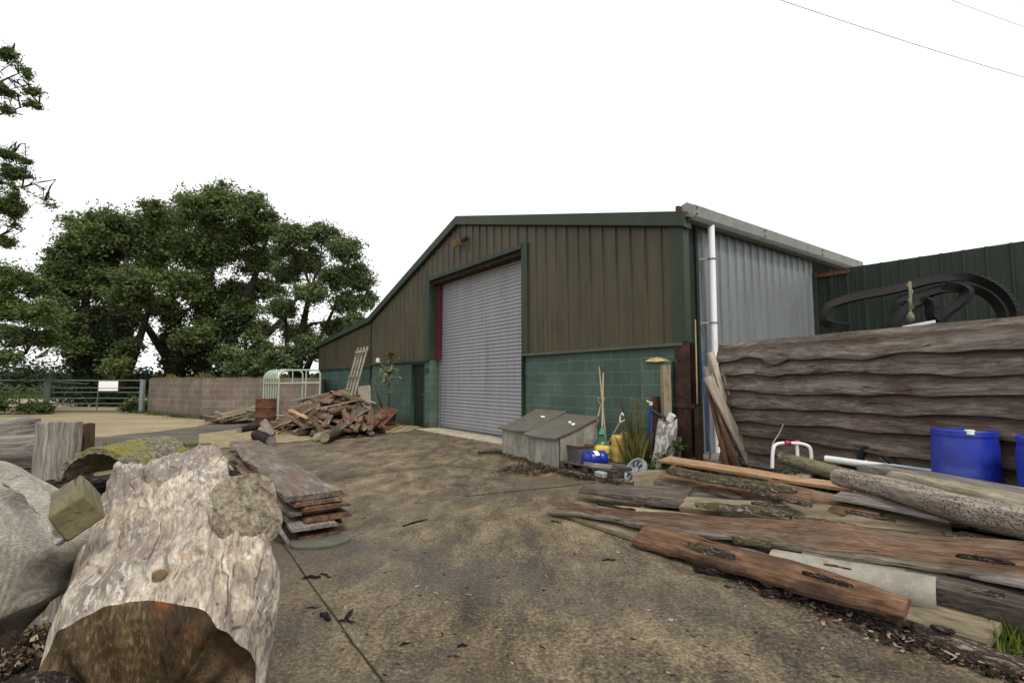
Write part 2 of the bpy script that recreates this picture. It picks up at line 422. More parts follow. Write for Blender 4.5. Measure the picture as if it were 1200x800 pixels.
M_galv = plain('galvanised sheet', (.20, .218, .225), .5, .45, .25, var=.14, scale=2.2, dirt=(.16, .17, .17), dirt_at=.58, streak=True)
M_gut = plain('grey steel gutter', (.25, .254, .238), .55, .4, .2, var=.15, scale=4, dirt=(.14, .15, .11), dirt_at=.6)
M_roof = plain('fibre cement roofing', (.16, .155, .14), .9, .1, scale=2)
M_slat = plain('roller shutter steel', (.31, .315, .335), .45, .45, .25, var=.08, scale=1.6, dirt=(.24, .25, .27), dirt_at=.62, streak=True)
M_redst = plain('red oxide steel', (.11, .024, .024), .6, .3, scale=5, dirt=(.07, .03, .022))
M_rust = plain('rusted steel', (.095, .04, .026), .85, .2, var=.45, scale=7, dirt=(.19, .085, .045), dirt_at=.54, bump=.4)
M_brownst = plain('brown rusty column', (.042, .026, .019), .85, .2, var=.35, scale=6, dirt=(.10, .052, .032), bump=.3)
M_upvc = plain('white plastic', (.78, .79, .80), .35, .5, var=.05, scale=3, dirt=(.42, .42, .4), dirt_at=.68)
M_dark = plain('dark green grey paint', (.03, .04, .036), .7, .2, scale=4)  # dark green grey paint for pipes, bolts and small fittings
M_white = plain('white paint', (.74, .74, .72), .5, .4, var=.06)
M_steel = plain('grey steel', (.25, .25, .25), .5, .5, .5)

def clad(x0, x1, zb, zt, pitch=.333, hgt=.03, off=0.0, outward=-1, ribw=.062):
    """ribbed sheet: profile along X, vertical strips between zb(x) and zt(x)"""
    xs = [(x0, 0)]; x = math.floor(x0 / pitch) * pitch
    while x < x1:
        for dx, h in ((0, 0), (.016, 1), (ribw - .016, 1), (ribw, 0), (pitch * .5 + ribw * .5 - .02, 0), (pitch * .5 + ribw * .5, .12), (pitch * .5 + ribw * .5 + .02, 0)):
            if x0 + .001 < x + dx < x1 - .001: xs.append((x + dx, h))
        x += pitch
    xs.append((x1, 0)); m = MB()
    m.grid([[Vector((a, off + outward * h * hgt, zb(a) if callable(zb) else zb)) for a, h in xs],
            [Vector((a, off + outward * h * hgt, zt(a) if callable(zt) else zt)) for a, h in xs]])
    return m

barn = thing('barn', 'large olive and green steel clad barn with a wide grey roller door', 'barn', BO, BROT)
DL, DR, DH = -.75, 3.90, 4.42
# block walls
wl = MB(); wl.box(-12.75, -2.0, 0, .2, 0, 1.98).box(-2.0, -1.1, 0, .2, 1.93, 2.04).box(-1.1, -.75, -.01, .34, 0, 2.04); wl.build('block_wall', M_gblock, barn)
wr = MB(); wr.box(3.94, 7.94, 0, .2, 0, 2.0).box(7.26, 7.88, -.09, .0, 0, 1.72); wr.build('block_wall', M_gblock, barn)
# gable sheets
top = lambda a: roof_z(a) - .02
c = clad(-12.75, -5.56, 1.98, top, off=-.012); c.build('gable_sheet', M_olive, barn)
c = clad(-5.55, DL, 2.06, top, off=-.03)
c2 = clad(DL, DR, DH, top, off=-.03); c3 = clad(DR, 7.92, 2.02, top, off=-.03)
for q in (c2, c3): c.add(q.v, q.f)
c.build('gable_sheet', M_olive, barn)
# sheet side of the left wall, back wall, right wall
c = clad(0, 9, 0, 3.15, outward=1); c.build('side_sheet', M_olive, barn, M=Matrix.Translation((-12.76, 0, 0)) @ Matrix.Rotation(R(90), 4, 'Z'))
bw = MB(); bw.box(-12.74, 8.1, 8.9, 9.0, 0, 3.0); bw.build('rear_wall', M_olive, barn)
side = clad(.40, 4.5, 0, 3.96, pitch=.26, hgt=.034, ribw=.07)
side.build('side_sheet', M_galv, barn, M=Matrix.Translation((8.06, 0, 0)) @ Matrix.Rotation(R(90), 4, 'Z'))
# roof
rf = MB()
for a, b in ((-13.1, -5.5), (-5.65, 1.0), (1.0, 8.3)):
    za, zb = roof_z(max(a, -13.1)) + .06, roof_z(b) + .06
    if a == -5.65: za = 3.74 + .05
    if b == -5.5: zb = 3.70 + .06
    rf.add([(a, -.1, za), (b, -.1, zb), (b, 9.1, zb), (a, 9.1, za), (a, -.1, za + .05), (b, -.1, zb + .05), (b, 9.1, zb + .05), (a, 9.1, za + .05)],
           [(0, 1, 2, 3), (4, 7, 6, 5), (0, 4, 5, 1), (1, 5, 6, 2), (2, 6, 7, 3), (3, 7, 4, 0)])
rf.build('roof', M_roof, barn)
# verge flashings on the gable
def verge(pts, hgt, name='verge_trim', y=-.16, dz=.14):
    m = MB(); rows = []
    for (s, z) in pts: rows.append([Vector((s, y, z + dz)), Vector((s, y, z + dz - hgt)), Vector((s, y + .03, z + dz - hgt - .015)), Vector((s, .05, z + dz - hgt - .015)), Vector((s, .05, z + dz + .02)), Vector((s, y, z + dz))])
    m.grid(rows); m.f.append((0, 1, 2, 3, 4)); m.m.append(0); n = len(m.v); m.f.append((n - 2, n - 3, n - 4, n - 5, n - 6)); m.m.append(0)
    return m.build(name, M_green, barn)
verge([(1.0, 5.80), (4.2, roof_z(4.2)), (8.22, roof_z(8.22))], .23)
verge([(-5.6, 3.72), (-2.5, roof_z(-2.5)), (1.0, 5.80)], .22)
verge([(-13.1, 3.09), (-9, roof_z(-9)), (-5.6, 3.70)], .2)
# drip trims at the foot of the sheets, door flashings, corner trim
t = MB(); t.box(-12.75, -5.6, -.075, -.002, 1.93, 1.975).box(-5.55, -.77, -.10, -.002, 2.0, 2.055); t.build('drip_trim', M_green, barn)
t = MB(); t.box(3.92, 8.1, -.11, -.002, 1.965, 2.015); t.build('drip_trim', plain('olive trim', (.09, .095, .06), .6, .3), barn)
t = MB(); t.box(-5.62, -5.54, -.07, 0.005, 0, 3.66); t.build('downpipe', M_dark, barn)
fr = MB(); fr.box(-.97, -.752, -.075, .02, 2.06, DH + .1).box(-.752, -.735, -.075, .17, 2.06, DH); fr.build('door_flashing', M_green, barn)
fr = MB(); fr.box(3.90, 4.10, -.075, .02, 2.02, DH + .1).box(3.885, 3.90, -.075, .3, 0, DH); fr.build('door_flashing', M_green, barn)
fr = MB(); fr.box(-.75, 3.90, -.085, .02, DH + .002, DH + .10); fr.build('door_flashing', M_green, barn)
fr = MB(); fr.box(-.72, 3.88, .02, .36, DH - .10, DH); fr.build('door_lintel', M_brownst, barn)
fr = MB(); fr.box(-.735, -.715, .17, .36, 2.04, DH - .1).box(-.72, -.60, .2, .30, 2.04, DH - .1); fr.build('door_jamb', M_redst, barn)
cn = MB(); cn.box(7.90, 8.16, -.085, -.03, 2.02, 3.9).box(8.12, 8.16, -.03, .06, 2.02, 3.86); cn.build('corner_trim', M_green, barn)
cn = MB(); cn.box(8.04, 8.065, .06, .40, 0, 3.92).box(8.065, 8.10, .33, .40, 0, 3.9); cn.build('corner_sheet', plain('dark green sheet', (.012, .021, .015), .6, .25, scale=4), barn)
st = MB(); st.box(7.95, 8.22, -.10, -.085, 0, 2.0).box(8.07, 8.09, -.085, .1, 0, 2.0).box(7.95, 8.22, .1, .115, 0, 2.0).box(7.93, 8.3, -.13, -.101, 1.0, 1.06)
for zz in (.5, .95, 1.75): st.tube([(8.05, -.101, zz), (8.05, -.125, zz)], .02, 8)
st.build('steel_column', M_brownst, barn)
st = MB(); st.box(8.28, 8.36, -.10, -.02, 0, 1.02); st.build('steel_stub', M_brownst, barn)
# roller shutter: curved slats
sh = MB(); rows = []; z = .04; nsl = 0
while z < DH - .08:
    for a in range(5):
        f = a / 4.0; rows.append((z + .086 * f, -.014 * math.sin(math.pi * f)))
    z += .092; rows.append((z - .003, .004))
sh.grid([[Vector((-.70, .33 + dy, zz)), Vector((3.885, .33 + dy, zz))] for zz, dy in rows])
sd_ = sh.build('roller_door', M_slat, barn)
for x0_, x1_ in ((-.70, -.64), (3.83, 3.884)): gd = MB(); gd.box(x0_, x1_, .27, .31, .03, DH - .1); gd.build('guide_rail', M_steel, sd_)
bb = MB(); bb.box(-.66, 3.85, .29, .36, .03, .10); bb.build('bottom_rail', plain('dark rail', (.1, .1, .105), .5, .4), sd_)
# personnel door
pd = MB(); pd.box(-1.98, -1.12, .1, .14, .02, 1.92)
for i in range(6): pd.box(-1.96 + i * .14, -1.835 + i * .14, .085, .1, .03, 1.9)
pdo = pd.build('side_door', plain('dark green door', (.014, .024, .02), .6, .3, scale=4), barn)
hn = MB(); hn.box(-1.24, -1.20, .055, .085, .93, 1.08).tube([(-1.22, .05, 1.0), (-1.32, .045, 1.0)], .01, 8); hn.build('handle', M_steel, pdo)
pf = MB(); pf.box(-2.06, -1.985, -.015, .12, 0, 1.97).box(-1.115, -1.04, -.015, .12, 0, 1.97).box(-1.985, -1.115, -.015, .12, 1.93, 1.97); pf.build('door_frame', plain('green door frame', (.03, .07, .048), .6, .3), pdo)
sg = MB(); sg.box(-1.02, -.79, -.03, -.012, 1.66, 1.80); sg.build('door_plate', plain('brown plaque', (.06, .045, .028), .7, .2, scale=12), barn)
lt = MB(); lt.box(-4.72, -4.58, -.17, -.07, 2.08, 2.24); lt.build('wall_lamp', M_white, barn, bevel=.015)
# floodlight on the gable
fl = thing('floodlight', 'small brown floodlight bolted high on the barn gable above the roller door', 'floodlight', BL(1.16, -.06, 5.2), BROT)
m = MB(); m.box(-.16, .16, -.24, -.12, -.09, .11, 0, Matrix.Rotation(R(25), 4, 'X')); m.build('lamp_body', plain('weathered bronze', (.10, .07, .035), .6, .3, .2, scale=9), fl, bevel=.012)
m = MB(); m.box(-.135, .135, -.246, -.241, -.07, .09, 0, Matrix.Rotation(R(25), 4, 'X')); m.build('lens', plain('dusty glass', (.2, .15, .07), .2, .6), fl)
m = MB(); m.bar((.12, 0, .03), (.12, -.14, .0), .03, .02).bar((.12, -.02, .03), (.30, -.02, .03), .08, .07).bar((-.12, -.02, .03), (.12, -.02, .03), .03, .02).bar((-.12, 0, .03), (-.12, -.14, .0), .03, .02); m.build('bracket', M_dark, fl)
cb = MB(); cb.tube([(4.0, -.09, 2.02), (3.99, -.1, 1.8), (4.02, -.08, 1.6), (4.06, -.03, 1.45)], .006, 6); cb.build('cable', M_dark, barn)
# gutter and rain pipe on the side
gt = MB(); P = [(-.02, 4.2), (-.02, 4.0), (.06, 3.94), (.2, 3.94), (.24, 4.0), (.27, 4.16), (.24, 4.17), (.12, 4.24)]
gt.grid([[Vector((8.08 + x, y, z)) for x, z in P] for y in (-.03, .5, 2.5, 4.6, 6.5)], closed=True); gt.f.append(tuple(range(8))); gt.m.append(0)
gto = gt.build('gutter', M_gut, barn)
for y in (.02, 2.1, 4.4):
    for z in (4.02, 4.12): bl = MB(); bl.tube([(8.338, y, z), (8.36, y, z)], .014, 8); bl.build('bolt', M_dark, gto)
j = MB(); j.box(8.04, 8.10, -.10, .02, 3.95, 4.2); j.build('rusted_end_plate', M_rust, barn)
dp = MB(); dp.tube([(8.24, .56, 3.97), (8.24, .55, 2.2), (8.245, .53, .02)], .055, 20); dpo = dp.build('rain_pipe', M_upvc, barn, smooth=60)
for z in (3.4, 2.35):
    br = MB(); br.tube([(8.24 + .062 * math.cos(a), .555 + .062 * math.sin(a), z) for a in np.linspace(0, 2 * math.pi, 17)], .012, 6); br.bar((8.20, .5, z), (8.07, .40, z), .03, .03); br.build('pipe_bracket', M_steel, dpo)
fo = MB(); fo.grid([[Vector((7.57 + (.25 + .03 * math.sin(5 * a)) * f * math.cos(a), -.05 + .1 * f * math.sin(a), 1.725 + .075 * (1 - f ** 2) + .022 * noise.noise(Vector((math.cos(a) * 3, math.sin(a) * 3, f * 3))))) for a in np.linspace(0, 2 * math.pi, 25)[:-1]] for f in (1, .97, .8, .55, .3, .05)], closed=True)
fo.f.append(tuple(range(len(fo.v) - 24, len(fo.v)))); fo.m.append(0)
o = tag(fo.build('foam_lump', plain('yellow expanding foam', (.44, .345, .16), .8, .2, scale=8, dirt=(.26, .18, .08)), smooth=180), 'lump of yellow expanding foam on top of the green block pier', 'foam'); o.location = BO; o.rotation_euler = (0, 0, BROT)

# green clad shed behind the fence
shed = thing('metal_shed', 'dark green ribbed metal shed rising behind the timber fence', 'shed', BL(8.1, 4.52), BROT)
c = clad(0, 4.5, 0, lambda a: 3.70 - .012 * a, pitch=.30, hgt=.035); c.build('wall_sheet', plain('dark green ribbed sheet', (.020, .031, .021), .5, .3, var=.2, scale=3, dirt=(.034, .044, .034), streak=True), shed)
c = clad(4.5, 9, 0, lambda a: 3.64, pitch=.30, hgt=.035, off=-.02); c.build('wall_sheet', shed.children[0].data.materials[0], shed)
m = MB(); m.box(-.02, 9, .04, 5, 3.50, 3.56); m.build('roof', M_roof, shed)
m = MB(); m.box(.0, .06, -.06, -.04, 2.0, 3.66); m.build('corner_trim', M_green, shed)
m = MB(); m.box(.06, .7, -.075, -.045, 3.57, 3.64); m.build('rust_strip', M_rust, shed)
# ------------------------------------------------------------------ boundary wall, gate, pen
WA = Vector((-16.15, 22.55, 0)); WB = Vector((-11.75, 19.25, 0)); WC = Vector((-7.6, 20.2, 0)); WD = BL(-12.9, .4)
M_wall = block_mat('weathered concrete block', ((.155, .122, .10), (.215, .172, .142)), (.27, .24, .19), mort=.013, paint=(.10, .09, .045))
wallt = thing('block_boundary_wall', 'low brown concrete block wall with weeds growing along its top', 'wall', WA, 0)
for a, b, hh in ((WA, WB, 1.49), (WB, WC, 1.50), (WC, WD, 1.50)):
    d = b - a; L = d.length
    m = MB(); m.box(0, L, 0, .22, -.02, hh)
    for i in range(int(L / .45)): m.box(i * .45 + .01, i * .45 + .44, .01, .21, hh + .0015, hh + .012 + random.random() * .03)
    m.build('wall_section', M_wall, wallt, M=Matrix.Translation(a - WA) @ Matrix.Rotation(math.atan2(d.y, d.x), 4, 'Z'))

M_gate = plain('green grey painted tube', (.07, .11, .085), .55, .4, var=.2, dirt=(.14, .15, .13))
gate = thing('field_gate', 'wide green tubular steel field gate carrying a plain white sign', 'gate', (-16.55, 22.7, 0), math.pi)
GWid = 6.4
m = MB()
for z in (.1, .42, .66, .92, 1.12, 1.45): m.tube([(0, 0, z), (GWid, 0, z)], .024 if z not in (.1, 1.45) else .032, 8)
m.tube([(0, 0, .08), (0, 0, 1.47)], .036, 8).tube([(GWid, 0, .08), (GWid, 0, 1.47)], .036, 8); m.build('gate_frame', M_gate, gate, smooth=60)
for x in (1.95, 4.1):
    m = MB(); m.bar((x, 0.02, .08), (x, .02, 1.44), .035, .03); m.build('upright', M_gate, gate)
m = MB(); m.tube([(4.1, .03, .1), (6.4, .03, 1.4)], .024, 8).tube([(4.1, .03, 1.40), (2.4, .03, 1.30)], .018, 8); m.build('brace', M_gate, gate)
m = MB(); m.box(4.04, 4.26, .06, .16, .1, 1.4); m.build('gate_end_plate', M_gate, gate)
m = MB(); m.tube([(2.25, .05, .18), (2.3, .05, .35), (2.2, .06, .38)], .03, 6); m.build('latch', M_steel, gate)
gp = thing('gate_post', 'grey steel post where the field gate meets the block wall', 'post', (-16.35, 22.45, 0))
m = MB(); m.box(-.075, .075, -.075, .075, 0, 1.48); m.build('shaft', plain('weathered galvanised post', (.20, .21, .21), .6, .4, .2, dirt=(.1, .09, .07), streak=True), gp, bevel=.01)
m = MB(); m.box(-.085, .085, -.085, .085, 1.481, 1.5); m.build('cap', M_steel, gp)
sgn = thing('sign', 'blank white rectangular sign hung on the top bars of the field gate', 'sign', (-18.0, 22.62, 1.21))
m = MB(); m.box(-.43, .43, -.012, .0, -.22, .21); m.build('panel', plain('white sign', (.86, .86, .86), .4, .4, var=.03), sgn, bevel=.003)
m = MB(); m.box(-.43, .43, -.017, -.0135, -.12, -.085); m.build('stripe', plain('grey stripe', (.25, .24, .27), .5), sgn)

M_pen = plain('pale green enamel tube', (.33, .40, .30), .5, .4, var=.15, dirt=(.2, .2, .13), dirt_at=.64)
pen = thing('stock_pen', 'pale green tubular steel animal crate with a curved slatted roof before the block wall', 'animal crate', Vector((D(327, 447, 17.3).x, 17.3, 0)), 0)
Lp, Hp = 1.40, 1.79
m = MB()
def arc(x0, z0, r, a0, a1, n=7): return [(x0 + r * math.cos(a), 0, z0 + r * math.sin(a)) for a in np.linspace(a0, a1, n)]
path = [(0, 0, 0), (0, 0, Hp - .28)] + arc(.28, Hp - .28, .28, math.pi, math.pi / 2) + [(Lp - .12, 0, Hp)] + arc(Lp - .16, Hp - .16, .16, math.pi / 2, 0) + [(Lp, 0, 0)]
m.tube(path, .03, 8)
m.build('front_hoop', M_pen, pen, smooth=60)
m = MB(); m.tube([(0, 0, 1.34), (Lp, 0, 1.36)], .026, 8).tube([(.92, 0, 0), (.92, 0, Hp)], .024, 8).tube([(.46, 0, 1.35), (.46, 0, Hp)], .02, 8).tube([(0, 0, .25), (Lp, 0, .25)], .022, 8); m.build('front_rails', M_pen, pen, smooth=60)
back = Vector((-1.05, 1.1, 0))
for i in range(1, 7):
    o_ = back * (i / 6.0); m = MB(); m.tube([Vector((0, 0, 0)) + o_, Vector((0, 0, Hp - .26)) + o_], .02, 8); m.build('side_bar', M_pen, pen, smooth=60)
for i in range(6):
    o_ = back * ((i + .5) / 6.0); m = MB(); P = [Vector(p) + o_ for p in arc(.28, Hp - .28, .285, math.pi, math.pi / 2 - .05, 8)]
    q = back / 6.0 * .42
    m.grid([[p - q for p in P], [p + q for p in P]]); m.build('roof_slat', plain('white roof slat', (.66, .69, .6), .5, .4, var=.06) if i == 0 else pen.children[-1].data.materials[0], pen, smooth=60)
m = MB(); m.tube([back + Vector(p) for p in path], .028, 8); m.build('rear_hoop', M_pen, pen, smooth=60)
m = MB()
for x, z in ((Lp, 1.36), (Lp, .25), (.92, Hp), (0, .25), (0, 1.34)): m.tube([(x, 0, z), Vector((x, 0, z)) + back], .022, 8)
m.build('side_rails', M_pen, pen, smooth=60)

# ------------------------------------------------------------------ foliage
def leaf_object(name, C, size, mat, parent=None, aspect=.5, updir=None, seed=0, droop=0.0):
    rng = np.random.default_rng(seed); n = len(C); C = np.asarray(C, dtype=np.float64)
    a = rng.normal(size=(n, 3)); a[:, 2] *= .7; a[:, 2] -= droop; a /= np.linalg.norm(a, axis=1)[:, None]
    b = rng.normal(size=(n, 3)); b -= a * (a * b).sum(1)[:, None]; b /= np.linalg.norm(b, axis=1)[:, None]
    s = size * rng.uniform(.55, 1.3, n)[:, None]
    V = np.stack([C - a * s, C + b * s * aspect - a * s * .1, C + a * s, C - b * s * aspect - a * s * .1], 1).reshape(-1, 3)
    me = bpy.data.meshes.new(name); me.vertices.add(4 * n); me.vertices.foreach_set('co', V.astype(np.float32).ravel())
    me.loops.add(4 * n); me.loops.foreach_set('vertex_index', np.arange(4 * n, dtype=np.int32))
    me.polygons.add(n); me.polygons.foreach_set('loop_start', np.arange(0, 4 * n, 4, dtype=np.int32))
    me.update(calc_edges=True); me.materials.append(mat)
    o = bpy.data.objects.new(name, me); COL.objects.link(o)
    if parent is not None: o.parent = parent
    return o

M_leafA = leafmat('ash leaves', (.045, .07, .022), (.175, .225, .075))
M_leafB = leafmat('tree leaves', (.04, .07, .022), (.15, .195, .06))
M_leafC = leafmat('pale tree leaves', (.046, .075, .028), (.165, .21, .08))
M_ivy = leafmat('ivy leaves', (.011, .022, .008), (.032, .05, .018), .12)
M_hedge = leafmat('hedge leaves', (.03, .05, .014), (.085, .12, .03))
M_trunk = bark('tree bark', (.02, .017, .013), (.06, .05, .04), (.13, .11, .09), .5)

def cluster_points(rng, c, r, n, gate=.0, freq=1.3):
    """points in the outer part of an uneven clump"""
    out = []
    for _ in range(int(n * 1.9)):
        if len(out) >= n: break
        p = rng.normal(size=3); p /= np.linalg.norm(p); rad = min(1.12, abs(rng.normal()) * .50 + .12)
        k = 1 + .38 * noise.noise(Vector(p * 1.7) + Vector(c)); q = np.array(c) + p * np.array(r) * rad * k
        if noise.noise(Vector(q) * freq) > gate - .12 * rng.random(): out.append(q)
    return out

def tree(name, label, base, trunks, clusters, nleaf, leaf, mat, group, seed, gate=-.05, aspect=.42, ivy=None, fine=3):
    """trunks: list of [(x,y,z,r),...] relative to base; clusters: (dx,dy,z,rx,rz)"""
    rng = np.random.default_rng(seed); rnd = random.Random(seed)
    t = thing(name, label, 'tree', base, 0, group)
    for tk in trunks:
        m = MB(); P = [Vector(q[:3]) for q in tk]
        m.tube(P, 0, 9, rr=[q[3] for q in tk]); m.build('trunk', M_trunk, t, smooth=180)
    m = MB(); nodes = [(Vector(q[:3]), q[3]) for tk in trunks for q in tk[1:]]
    leaf *= .74; pts = []; vol = [c[3] ** 2 * c[4] for c in clusters]; sv = sum(x ** .72 for x in vol)
    for (dx, dy, z, rx, rz), vv in zip(clusters, vol):
        c = Vector((dx, dy, z)); a, ra = min(nodes, key=lambda q: (q[0] - c).length + (max(0, q[0].z - c.z) * 2 if leaf > .06 else 0))
        mid = a.lerp(c, .5) + Vector((rnd.uniform(-.4, .4), rnd.uniform(-.4, .4), rnd.uniform(-.1, .5)))
        m.tube([a, a.lerp(mid, .5) + Vector((0, 0, .1)), mid, mid.lerp(c, .5), c], 0, 6, rr=[ra * .6, ra * .45, ra * .34, ra * .2, .02] if leaf > .06 else [.02, .016, .012, .009, .004])
        for q in range(6 if leaf > .06 else 3):
            e = c + Vector((rnd.gauss(0, 1), rnd.gauss(0, 1), rnd.gauss(.25, .8))).normalized() * rx * (.95 if leaf > .06 else .6); s0 = mid.lerp(c, rnd.uniform(.1, 1))
            m.tube([s0, s0.lerp(e, .5) + Vector((rnd.uniform(-.2, .2), 0, rnd.uniform(0, .25))), e], 0, 5, rr=[.045 * leaf / .17, .026 * leaf / .17, .01] if leaf > .06 else [.009, .006, .003])
        m.build('limb', M_trunk, t, smooth=180); m = MB()
        n = int(nleaf * vv ** .72 / sv)
        sub = []
        for q in range(int(9 + rx * 7)):                       # clumps inside each limb's foliage
            p = rng.normal(size=3); p /= np.linalg.norm(p); sub.append((np.array(c) + p * np.array((rx, rx, rz)) * (.15 + .75 * rng.random() ** .7), rx * (.28 + .32 * rng.random()) * (1 if leaf > .06 else 1.5)))
        for sc_, sr in sub: pts += cluster_points(rng, sc_, (sr, sr, sr * .62), max(3, int(n * .72) // len(sub)), gate)
        pts += cluster_points(rng, c, (rx * 1.05, rx * 1.05, rz * 1.05), int(n * .30), gate)
    if m.v: m.build('limbs', M_trunk, t, smooth=180)
    leaf_object('crown', pts, leaf, mat, t, aspect, seed=seed, droop=.25)
    if ivy:
        ip = []
        for tk in trunks[:ivy[0]]:
            for _ in range(ivy[1]):
                f = rng.random() ** 1.1 * ivy[2]; j = f * (len(tk) - 1); i = min(int(j), len(tk) - 2); q = np.array(tk[i][:3]) * (1 - j + i) + np.array(tk[i + 1][:3]) * (j - i)
                a = rng.random() * 6.283; rr = ivy[3] * (1 - .5 * f) * (.3 + .7 * rng.random()) * (1 + .5 * noise.noise(Vector((q[2] * 1.1, math.cos(a) * 1.5, math.sin(a) * 1.5))))
                ip.append(q + np.array((rr * math.cos(a), rr * math.sin(a), rng.normal() * .2)))
        leaf_object('ivy', ip, leaf * .85, M_ivy, t, .7, seed=seed + 1)
    return t

def PX(px, py, Y, base):
    p = D(px, py, Y) - base; return p
def crown(base, Y, spec, k=592.0, dd=2.2):
    """spec: (px, py, radius px, squash)"""
    out = []
    for px, py, rp, sq in spec:
        dy = random.uniform(-dd, dd); p = D(px, py, Y + dy) - base; r = rp / k * Y; out.append((p.x, p.y, p.z, r, r * sq))
    return out
TG = 'broad leaved trees behind the boundary wall'
Yb = 31.0; bB = Vector((D(228, 447, Yb).x, Yb, 0))
spec = [(196, 262, 28, .7), (240, 245, 30, .75), (285, 250, 28, .8), (318, 268, 22, .8), (165, 268, 24, .8), (215, 292, 32, .8), (262, 290, 32, .8), (303, 305, 28, .8), (176, 315, 28, .8), (225, 335, 30, .7), (275, 345, 28, .8),
        (315, 338, 20, .8), (190, 360, 24, .8), (252, 385, 24, .8), (300, 385, 22, .7), (205, 398, 22, .8), (240, 415, 22, .8), (270, 418, 20, .8), (222, 240, 20, .7), (262, 232, 22, .7), (298, 236, 16, .8), (206, 425, 16, .9), (225, 395, 22, .8), (285, 365, 24, .8), (182, 246, 16, .8), (178, 290, 22, .8), (240, 300, 26, .8), (245, 360, 26, .8), (248, 268, 24, .8), (290, 275, 22, .8), (200, 285, 22, .8)]
trk = [[(-.9, 0, 0, .5), (-1.2, 0, 2.5, .4), (-1.6, .3, 5.5, .28), (-2.6, .4, 8.6, .15), (-3.2, .4, 10.5, .06)], [(.3, 0, 0, .55), (.4, .2, 3, .42), (.2, .3, 6.0, .3), (.6, .3, 9, .18), (.9, 0, 11.4, .06)],
       [(1.3, .2, 0, .42), (1.9, 0, 3, .34), (2.9, -.2, 6, .24), (3.8, 0, 9, .14), (4.2, 0, 10.6, .05)], [(1.5, .4, 0, .35), (2.8, .5, 3, .26), (5.0, .4, 5.2, .17), (6.4, 0, 7.0, .08)], [(-1.2, .3, 0, .35), (-2.2, .5, 3.0, .26), (-4.2, .4, 6.0, .16), (-5, 0, 8, .06)]]
tree('ash_tree', 'tallest broad dark tree with several ivy clad trunks behind the block wall', bB, trk, crown(bB, Yb, spec), 200000, .15, M_leafA, TG, 21, gate=-.4, ivy=(3, 3600, .55, 1.1))
Ya = 29.0; bA = Vector((D(116, 447, Ya).x, Ya, 0))
spec = [(95, 270, 22, .8), (130, 258, 24, .75), (72, 305, 20, .8), (112, 300, 32, .8), (150, 290, 26, .8), (90, 335, 28, .8), (132, 335, 32, .8), (160, 330, 22, .8), (70, 350, 18, .8), (100, 372, 28, .8), (140, 375, 28, .8), (120, 405, 26, .8), (88, 405, 18, .8), (150, 408, 16, .8), (105, 425, 18, .8), (135, 428, 15, .8), (118, 280, 24, .8), (78, 380, 18, .8), (62, 318, 14, .8), (80, 285, 16, .8), (110, 390, 26, .8), (150, 350, 22, .8), (66, 335, 16, .8)]
trk = [[(-.6, 0, 0, .45), (-.9, 0, 2.4, .36), (-1.0, 0, 5, .26), (-1.4, .2, 7.8, .1)], [(.5, .2, 0, .5), (.7, .2, 3, .38), (.5, 0, 6, .26), (1.2, 0, 8.6, .1)], [(1.0, 0, 0, .3), (1.7, .3, 3, .24), (2.6, .2, 6, .12)]]
tree('ash_tree', 'dark spreading tree beside the tallest one, above the sign on the field gate', bA, trk, crown(bA, Ya, spec), 150000, .145, M_leafA, TG, 33, gate=-.4, ivy=(2, 2800, .6, 1.1))
Yc = 27.0; bC = Vector((D(346, 447, Yc).x, Yc, 0))
spec = [(345, 275, 20, .8), (378, 275, 22, .8), (405, 293, 20, .8), (420, 325, 20, .8), (430, 352, 14, .8), (360, 305, 26, .8), (395, 325, 24, .8), (335, 320, 20, .8), (365, 345, 22, .7), (408, 355, 20, .8), (330, 360, 18, .8), (392, 385, 20, .8), (350, 390, 22, .8), (372, 408, 20, .8), (340, 415, 16, .8), (415, 378, 14, .8), (390, 410, 16, .8), (332, 290, 14, .8)]
trk = [[(0, 0, 0, .34), (.1, 0, 2.2, .28), (.3, 0, 4.2, .2), (.6, .1, 6.4, .09)], [(.1, 0, .8, .2), (.9, .1, 3, .15), (1.9, 0, 5.2, .07)], [(0, 0, 1.2, .18), (-.6, .2, 3.4, .13), (-.7, 0, 5.6, .06)]]
tree('willow_tree', 'paler loose tree whose crown hangs over the low end of the barn roof', bC, trk, crown(bC, Yc, spec), 125000, .12, M_leafC, TG, 44, gate=-.35, ivy=(1, 900, .5, .6))
Ye = 25.0; bE = Vector((D(300, 447, Ye).x, Ye, 0))
spec = [(283, 420, 18, .8), (305, 412, 20, .8), (325, 425, 18, .8), (300, 432, 20, .7), (272, 433, 13, .8)]
tree('elder_bush', 'rounded mid green bush just behind the block wall and the animal crate', bE, [[(0, 0, 0, .12), (.1, 0, 1.2, .08), (0, 0, 2, .04)]], crown(bE, Ye, spec), 16000, .11, M_leafC, TG, 55)
# trees on the near left
Yd = 21.0; bD = Vector((D(-62, 447, Yd).x, Yd, 0))
spec = [(12, 325, 24, .8), (45, 335, 20, .8), (10, 362, 26, .8), (48, 368, 22, .8), (25, 398, 24, .7), (60, 395, 16, .8), (8, 418, 14, .6), (-30, 340, 40, .9), (-40, 390, 40, .9), (68, 352, 12, .8), (-60, 280, 40, .9), (42, 412, 12, .6)]
trk = [[(0, 0, 0, .4), (.1, 0, 2, .33), (.3, 0, 4, .22), (.4, 0, 6.2, .1)], [(.2, 0, 1.1, .2), (1.6, 0, 1.9, .13), (3.2, 0, 2.6, .06)]]
tree('hedgerow_tree', 'bushy mid green tree leaning in above the left end of the field gate', bD, trk, crown(bD, Yd, spec), 100000, .105, M_leafB, TG, 66, gate=-.18)
Yf = 11.5; bF = Vector((D(-190, 447, Yf).x, Yf, 0))
